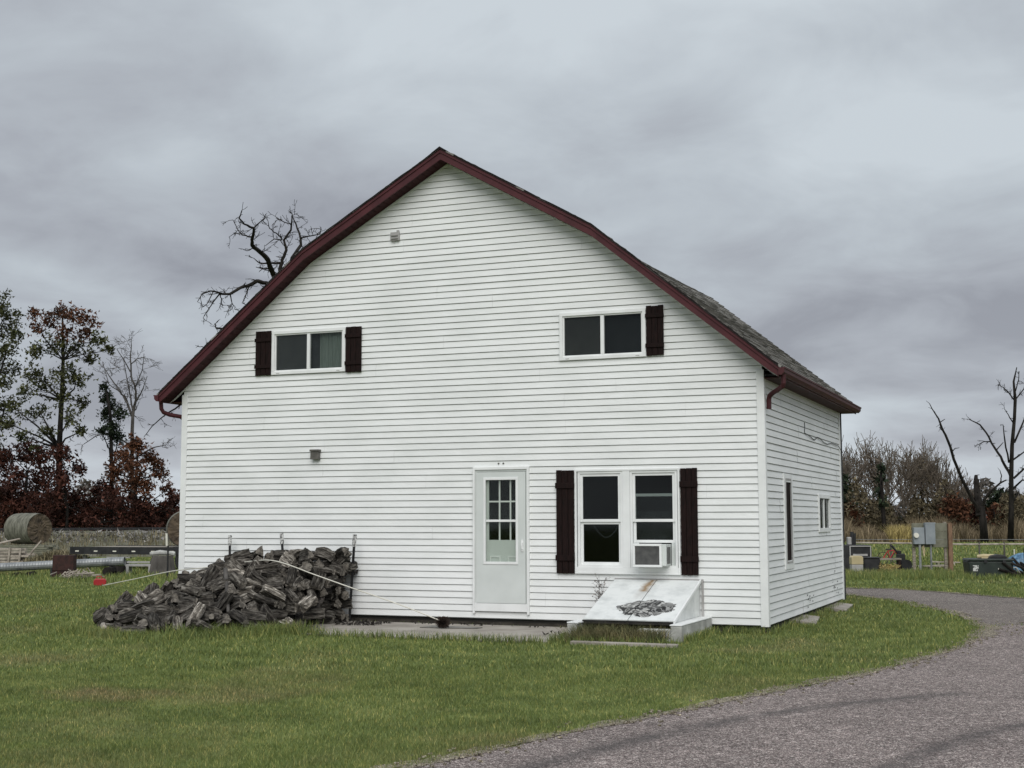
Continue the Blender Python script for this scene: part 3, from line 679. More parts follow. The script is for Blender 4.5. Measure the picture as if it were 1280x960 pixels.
sheet('gravel_drive', np.array(list(LOOP_W)+list(FARE_W)+[(24, 3.2), (3.36, 3.0), (3.0, 2.85), (2.8, 1.6)]), GZ+.003, 'gravel')
# pale shoulder along the lawn edge
def ribbon(name, P, w0, w1, z, m, seed):
    r = np.random.default_rng(seed); d = np.gradient(P, axis=0); n = np.stack([-d[:, 1], d[:, 0]], 1); n /= np.linalg.norm(n, axis=1)[:, None]
    k = len(P); s = np.convolve(r.normal(size=k+8), np.ones(5)/2.2, 'same')[4:4+k]
    a = P+n*(w0*(1+.5*s))[:, None]; b = P-n*(w1*(1+.5*s[::-1]))[:, None]
    V = np.concatenate([np.stack([a, b], 1).reshape(-1, 2), np.full((2*k, 1), z)], 1); i = np.arange(k-1)*2
    return fastmesh(name, V, np.stack([i, i+1, i+3, i+2], 1), m, kind='structure')
ribbon('drive_shoulder', INNER, .10, .06, GZ+.010, 'shoulder', 3)
ribbon('drive_shoulder', LOOP, .12, .16, GZ+.011, 'shoulder', 5)
ribbon('drive_shoulder', FARE[20:], .14, .06, GZ+.012, 'shoulder', 6)

# the lawn and the land as one sheet, rolling only far away
m = bpy.data.materials.new('lawn'); m.use_nodes = True; t = m.node_tree; b = t.nodes['Principled BSDF']; b.inputs['Roughness'].default_value = .95; b.inputs['Specular IOR Level'].default_value = .1
pos = N(t, 'ShaderNodeNewGeometry').outputs['Position']
def lawncol(t, pos, k=1.0):
    g = ramp(t, noise(t, pos, 1.6, 8, .65), [(.3, (.084*k, .110*k, .032*k)), (.55, (.128*k, .162*k, .049*k)), (.72, (.19*k, .216*k, .077*k))])
    dry = ramp(t, noise(t, pos, .33, 6, .62, .6), [(.52, 0), (.70, .6)])
    g = mixc(t, dry, g, (.19*k, .17*k, .085*k))
    s = N(t, 'ShaderNodeSeparateXYZ'); t.links.new(pos, s.inputs[0])                         # the thin patch left of the middle
    ex = math_n(t, 'DIVIDE', math_n(t, 'ADD', s.outputs[0], 4.45), 1.25); ey = math_n(t, 'DIVIDE', math_n(t, 'ADD', s.outputs[1], 8.9), .9)
    d = math_n(t, 'ADD', math_n(t, 'ADD', math_n(t, 'MULTIPLY', ex, ex), math_n(t, 'MULTIPLY', ey, ey)), math_n(t, 'MULTIPLY', noise(t, pos, 2.2, 5), 1.2))
    return mixc(t, ramp(t, d, [(.55, .55), (1.3, 0)]), g, (.20*k, .15*k, .09*k))
t.links.new(lawncol(t, pos, .9), b.inputs['Base Color']); MATS['lawn'] = m
m = bpy.data.materials.new('grassblade'); m.use_nodes = True; t = m.node_tree; b = t.nodes['Principled BSDF']; b.inputs['Roughness'].default_value = .55; b.inputs['Specular IOR Level'].default_value = .3
pos = N(t, 'ShaderNodeNewGeometry').outputs['Position']; a = N(t, 'ShaderNodeAttribute', attribute_name='tone')
c = lawncol(t, pos, 1.25); c = mixc(t, 1.0, c, ramp(t, a.outputs['Fac'], [(0, (.55, .6, .55)), (.7, (1.05, 1.05, 1.0)), (.86, (1.2, 1.15, 1.0)), (.92, (2.0, 1.55, 1.5)), (1, (2.7, 2.0, 2.2))]), 'MULTIPLY')
t.links.new(c, b.inputs['Base Color']); MATS['grassblade'] = m
xs = np.r_[-900, -400, -200, np.arange(-120, 121, 6), 200, 400, 900]; ys = np.r_[-200, -60, np.arange(-30, 151, 6), 250, 500, 1200]
V = np.array([(x, y, GZ+(0 if y < 70 else .0)) for y in ys for x in xs]); nx = len(xs)
F = np.array([(j*nx+i, j*nx+i+1, (j+1)*nx+i+1, (j+1)*nx+i) for j in range(len(ys)-1) for i in range(nx-1)])
fastmesh('ground', V, F, 'lawn', kind='structure')

mat('drygrass', (.06, .07, .025), (.16, .14, .065), .8, 3, 3, coord='World', attr=True)
# patio slab
mb = MB(); PX0, PX1, PY = -6.95, -2.46, -2.52
edge = [(PX0, -.05), (PX0, PY+.1)]+[(PX0+(PX1-PX0)*i/14, PY+rnd.uniform(-.03, .03)) for i in range(1, 14)]+[(PX1+.02, PY+.1), (PX1, -1.3), (PX1-.02, -.05)]
mb.prism(edge, GZ-.1, GZ+.028, 'z'); struct(mb.build('patio', 'concrete', bevel=.006))
mb = MB(); mb.box(-2.14, -.68, -2.42, -2.31, GZ-.05, GZ+.045); o = mb.build('kerb_stone', 'concrete', bevel=.012); tag(o, 'narrow concrete edging strip lying in the grass in front of the cellar doors', 'edging')
for (x, y, rz, sx, sy, lb) in ((.07, 2.55, .12, .42, 1.15, 'flat concrete slab under the side wall nearer the front corner'), (.08, 5.9, .05, .42, 1.3, 'flat concrete slab under the side wall nearer the back corner')):
    mb = MB(); mb.box(-sx/2-.1, sx/2, -sy/2, sy/2, -.02, .05); o = mb.build('splash_slab', 'concrete', loc=(x, y, GZ+.02), bevel=.01); o.rotation_euler = (.02, .13, rz); tag(o, lb, 'slab')

# grass --------------------------------------------------------------
house_rect = lambda P: (P[:, 0] > -W_+.02) & (P[:, 0] < -.02) & (P[:, 1] > .02) & (P[:, 1] < L_-.02)
paved_w = np.array(list(INNER_W)+JUNC+list(OUTER_W[::-1])); gravel_w = np.array(list(LOOP_W)+list(FARE_W)+[(24, 3.2), (3.36, 3.0), (3.0, 2.85), (2.8, 1.6)])
def lawn_pts(x0, x1, y0, y1, dens, seed, dmin=0, dmax=1e9):
    r = np.random.default_rng(seed); n = int((x1-x0)*(y1-y0)*dens); P = np.stack([r.uniform(x0, x1, n), r.uniform(y0, y1, n)], 1)
    d = P-CAM[:2]; dep = d@CF[:2]; lat = d@CR[:2]
    k = (dep > dmin) & (dep < dmax) & (abs(lat) < dep*.42+2.0); P = P[k]
    P = P[~house_rect(P)]
    P = P[~in_poly(P+r.normal(0, .035, P.shape), paved_w)]; P = P[~in_poly(P+r.normal(0, .05, P.shape), gravel_w)]
    P = P[~((P[:, 0] > PX0) & (P[:, 0] < PX1) & (P[:, 1] > PY+.02) & (P[:, 1] < 0))]
    P = P[~((P[:, 0] > -2.45) & (P[:, 0] < -.80) & (P[:, 1] > -1.7) & (P[:, 1] < 0))]
    return np.c_[P, np.full(len(P), GZ)]
gp, gh, gw = [], [], []
for (dm, dx, dens, h, wd) in ((6.0, 10.5, 6800, .031, .0036), (10.5, 15, 3800, .034, .005), (15, 22, 1150, .046, .009), (22, 34, 420, .052, .014), (34, 60, 110, .065, .028)):
    P = lawn_pts(-45, 32, -16, 44, dens, int(dm*10), dm, dx); gp.append(P); gh.append(np.full(len(P), h)); gw.append(np.full(len(P), wd))
gp = np.concatenate(gp); gh = np.concatenate(gh); gw = np.concatenate(gw)
gh = gh*np.clip(1+.22*np.sin(gp[:, 0]*3.1+np.sin(gp[:, 1]*2.3)*2)*np.cos(gp[:, 1]*3.7+np.sin(gp[:, 0]*1.7)*2)+.25*np.sin(gp[:, 0]*.9+1)*np.sin(gp[:, 1]*1.1), .55, 1.6)
blades('lawn_grass', gp, gh, gw, 'grassblade', lean=.5, seed=4)
# longer unmown fringes: against walls, pile, curb, patio edge
fr = []
def fringe(x0, y0, x1, y1, n, s): 
    t_ = rng.random(n); fr.append(np.c_[x0+(x1-x0)*t_+rng.normal(0, s, n), y0+(y1-y0)*t_+rng.normal(0, s, n), np.full(n, GZ)])
fringe(-2.2, -1.95, -1.15, -1.88, 1200, .12); fringe(-2.28, -2.28, -.7, -2.28, 500, .05); fringe(-.74, -1.7, -.74, -.1, 700, .05); fringe(-.6, -.12, .0, -.12, 350, .05)
fringe(PX0+.2, PY-.03, PX1, PY-.03, 1800, .035); fringe(PX1+.03, PY, PX1+.03, -1.3, 300, .03)
fringe(.07, 0, .07, 7.1, 900, .03)
fringe(-9.5, -3.3, -7.6, -3.95, 2600, .16); fringe(-7.6, -3.95, -6.4, -2.1, 2200, .18); fringe(-7.0, -3.0, -6.5, -2.4, 1200, .25); fringe(-10.2, -2.6, -9.5, -3.3, 700, .15)
P = np.concatenate(fr); P = P[~house_rect(P)]
P = P[~((P[:, 0] > PX0+.3) & (P[:, 0] < PX1-.02) & (P[:, 1] > PY+.1) & (P[:, 1] < 0))]
P = P[~((P[:, 0] > -.95) & (P[:, 0] < -.81) & (P[:, 1] > -1.7))]
blades('tall_grass', P, .13, .008, 'grassblade', lean=.55, seed=9)
n = 2600; P = np.c_[rng.uniform(-2.28, -.98, n), rng.uniform(-2.25, -1.58, n), np.full(n, GZ)]; P = P[(P[:, 0] < -1.45) | (P[:, 1] < -1.75)]
n = 1800; t_ = rng.random(n); blades('tall_grass', np.c_[-7.7+1.5*t_+rng.normal(0, .12, n), -3.55+1.3*t_+rng.normal(0, .14, n), np.full(n, GZ)], .20, .009, 'grassblade', lean=.5, seed=29)
blades('tall_grass', P, .23, .009, 'drygrass', lean=.7, seed=19)
# loose stones along the drive's edge
st = MB(); r = random.Random(2)
for _ in range(1500):
    e = r.choice((INNER, INNER, LOOP)); p = e[r.randrange(len(e))]; x, y = p[0]+r.gauss(.03, .12), p[1]+r.gauss(0, .12)
    if y > 1 and y < 4: x += r.uniform(-.1, .9)
    s = r.uniform(.006, .018); a = r.uniform(0, 3)
    st.box(-s, s, -s*.8, s*.7, 0, s*.8, M=Matrix.Translation((x, y, GZ+.008)) @ Matrix.Rotation(a, 4, 'Z') @ Matrix.Rotation(r.uniform(-.4, .4), 4, 'X'))
tag(st.build('loose_gravel', 'shoulder'), 'loose stones along the edge of the drive', 'gravel', kind='stuff')
# ------------------------------------------------------------------ firewood heap
m = bpy.data.materials.new('logwood'); m.use_nodes = True; t = m.node_tree; b = t.nodes['Principled BSDF']; b.inputs['Roughness'].default_value = .9; b.inputs['Specular IOR Level'].default_value = .2
oi = N(t, 'ShaderNodeObjectInfo'); tcn = N(t, 'ShaderNodeTexCoord'); mp = N(t, 'ShaderNodeMapping'); mp.inputs['Scale'].default_value = (2.2, 15, 15); t.links.new(tcn.outputs['Object'], mp.inputs[0])
ad = N(t, 'ShaderNodeVectorMath', operation='ADD'); t.links.new(mp.outputs[0], ad.inputs[0]); cb = N(t, 'ShaderNodeCombineXYZ'); t.links.new(math_n(t, 'MULTIPLY', oi.outputs['Random'], 37.0), cb.inputs[0]); t.links.new(cb.outputs[0], ad.inputs[1])
c = ramp(t, noise(t, ad.outputs[0], 2.2, 9, .7), [(.37, (.009, .008, .007)), (.47, (.048, .042, .035)), (.56, (.135, .122, .104)), (.67, (.34, .315, .28))])
tone = ramp(t, oi.outputs['Random'], [(0, .35), (.6, .85), (.88, 1.3), (1, 2.6)]); t.links.new(mixc(t, 1.0, c, tone, 'MULTIPLY'), b.inputs['Base Color'])
bn = N(t, 'ShaderNodeBump'); bn.inputs['Strength'].default_value = .9; bn.inputs['Distance'].default_value = .02; t.links.new(noise(t, ad.outputs[0], 2.2, 9, .7), bn.inputs['Height']); t.links.new(bn.outputs[0], b.inputs['Normal'])
MATS['logwood'] = m
mat('logend', (.04, .035, .030), (.21, .188, .158), .9, 14, 8, .6, 40)
def log_poly(k, w, h):
    if k == 'wedge': return [(-w/2, -h*.4), (w/2, -h*.35), (w*.15, h*.6), (-w*.1, h*.55)]
    if k == 'half': return [(-w/2, -h*.3), (w/2, -h*.3), (w*.38, h*.2), (0, h*.45), (-w*.38, h*.2)]
    if k == 'round': return [(w*.4*math.cos(a), w*.4*math.sin(a)) for a in [i*PI/4 for i in range(8)]]
    if k == 'quarter': return [(-w*.45, -h*.45), (w*.5, -h*.4), (w*.25, h*.3), (-w*.35, h*.55)]
    return [(-w*.55, -h*.25), (w*.55, -h*.2), (w*.5, h*.3), (-w*.5, h*.25)]
def log_mesh(i, k, l, w, h):
    r = random.Random(i*7+1); p = log_poly(k, w, h); q = []
    for a, b2 in zip(p, p[1:]+p[:1]):                            # a few more points along each side, jagged like split grain
        n = max(1, int(math.hypot(b2[0]-a[0], b2[1]-a[1])/.03))
        for j in range(n): f = j/n; s = 1+r.uniform(-.14, .10); q.append(((a[0]+(b2[0]-a[0])*f)*s, (a[1]+(b2[1]-a[1])*f)*s))
    n = len(q); S = 7; V = []; F = []; bend = r.uniform(-.03, .03)
    for s_ in range(S):
        f = s_/(S-1); x = -l/2+l*f; g = 1-.12*abs(2*f-1)**3+r.uniform(-.08, .06)
        for (a, b2) in q: V.append((x+(r.uniform(-.016, .016) if s_ in (0, S-1) else 0), a*g+bend*math.sin(f*PI)+r.uniform(-.003, .003), b2*g+r.uniform(-.003, .003)))
    for s_ in range(S-1):
        for j in range(n): F.append((s_*n+j, s_*n+(j+1) % n, (s_+1)*n+(j+1) % n, (s_+1)*n+j))
    for s_, e in ((0, -1), (S-1, 1)):
        c = len(V); V.append((e*l/2+e*.004, 0, 0))
        for j in range(n): F.append((s_*n+j, s_*n+(j+1) % n, c))
    mb = MB(); mb.v = V; mb.f = F; mb.m = [0 if len(f) == 4 else 1 for f in F]; return mb
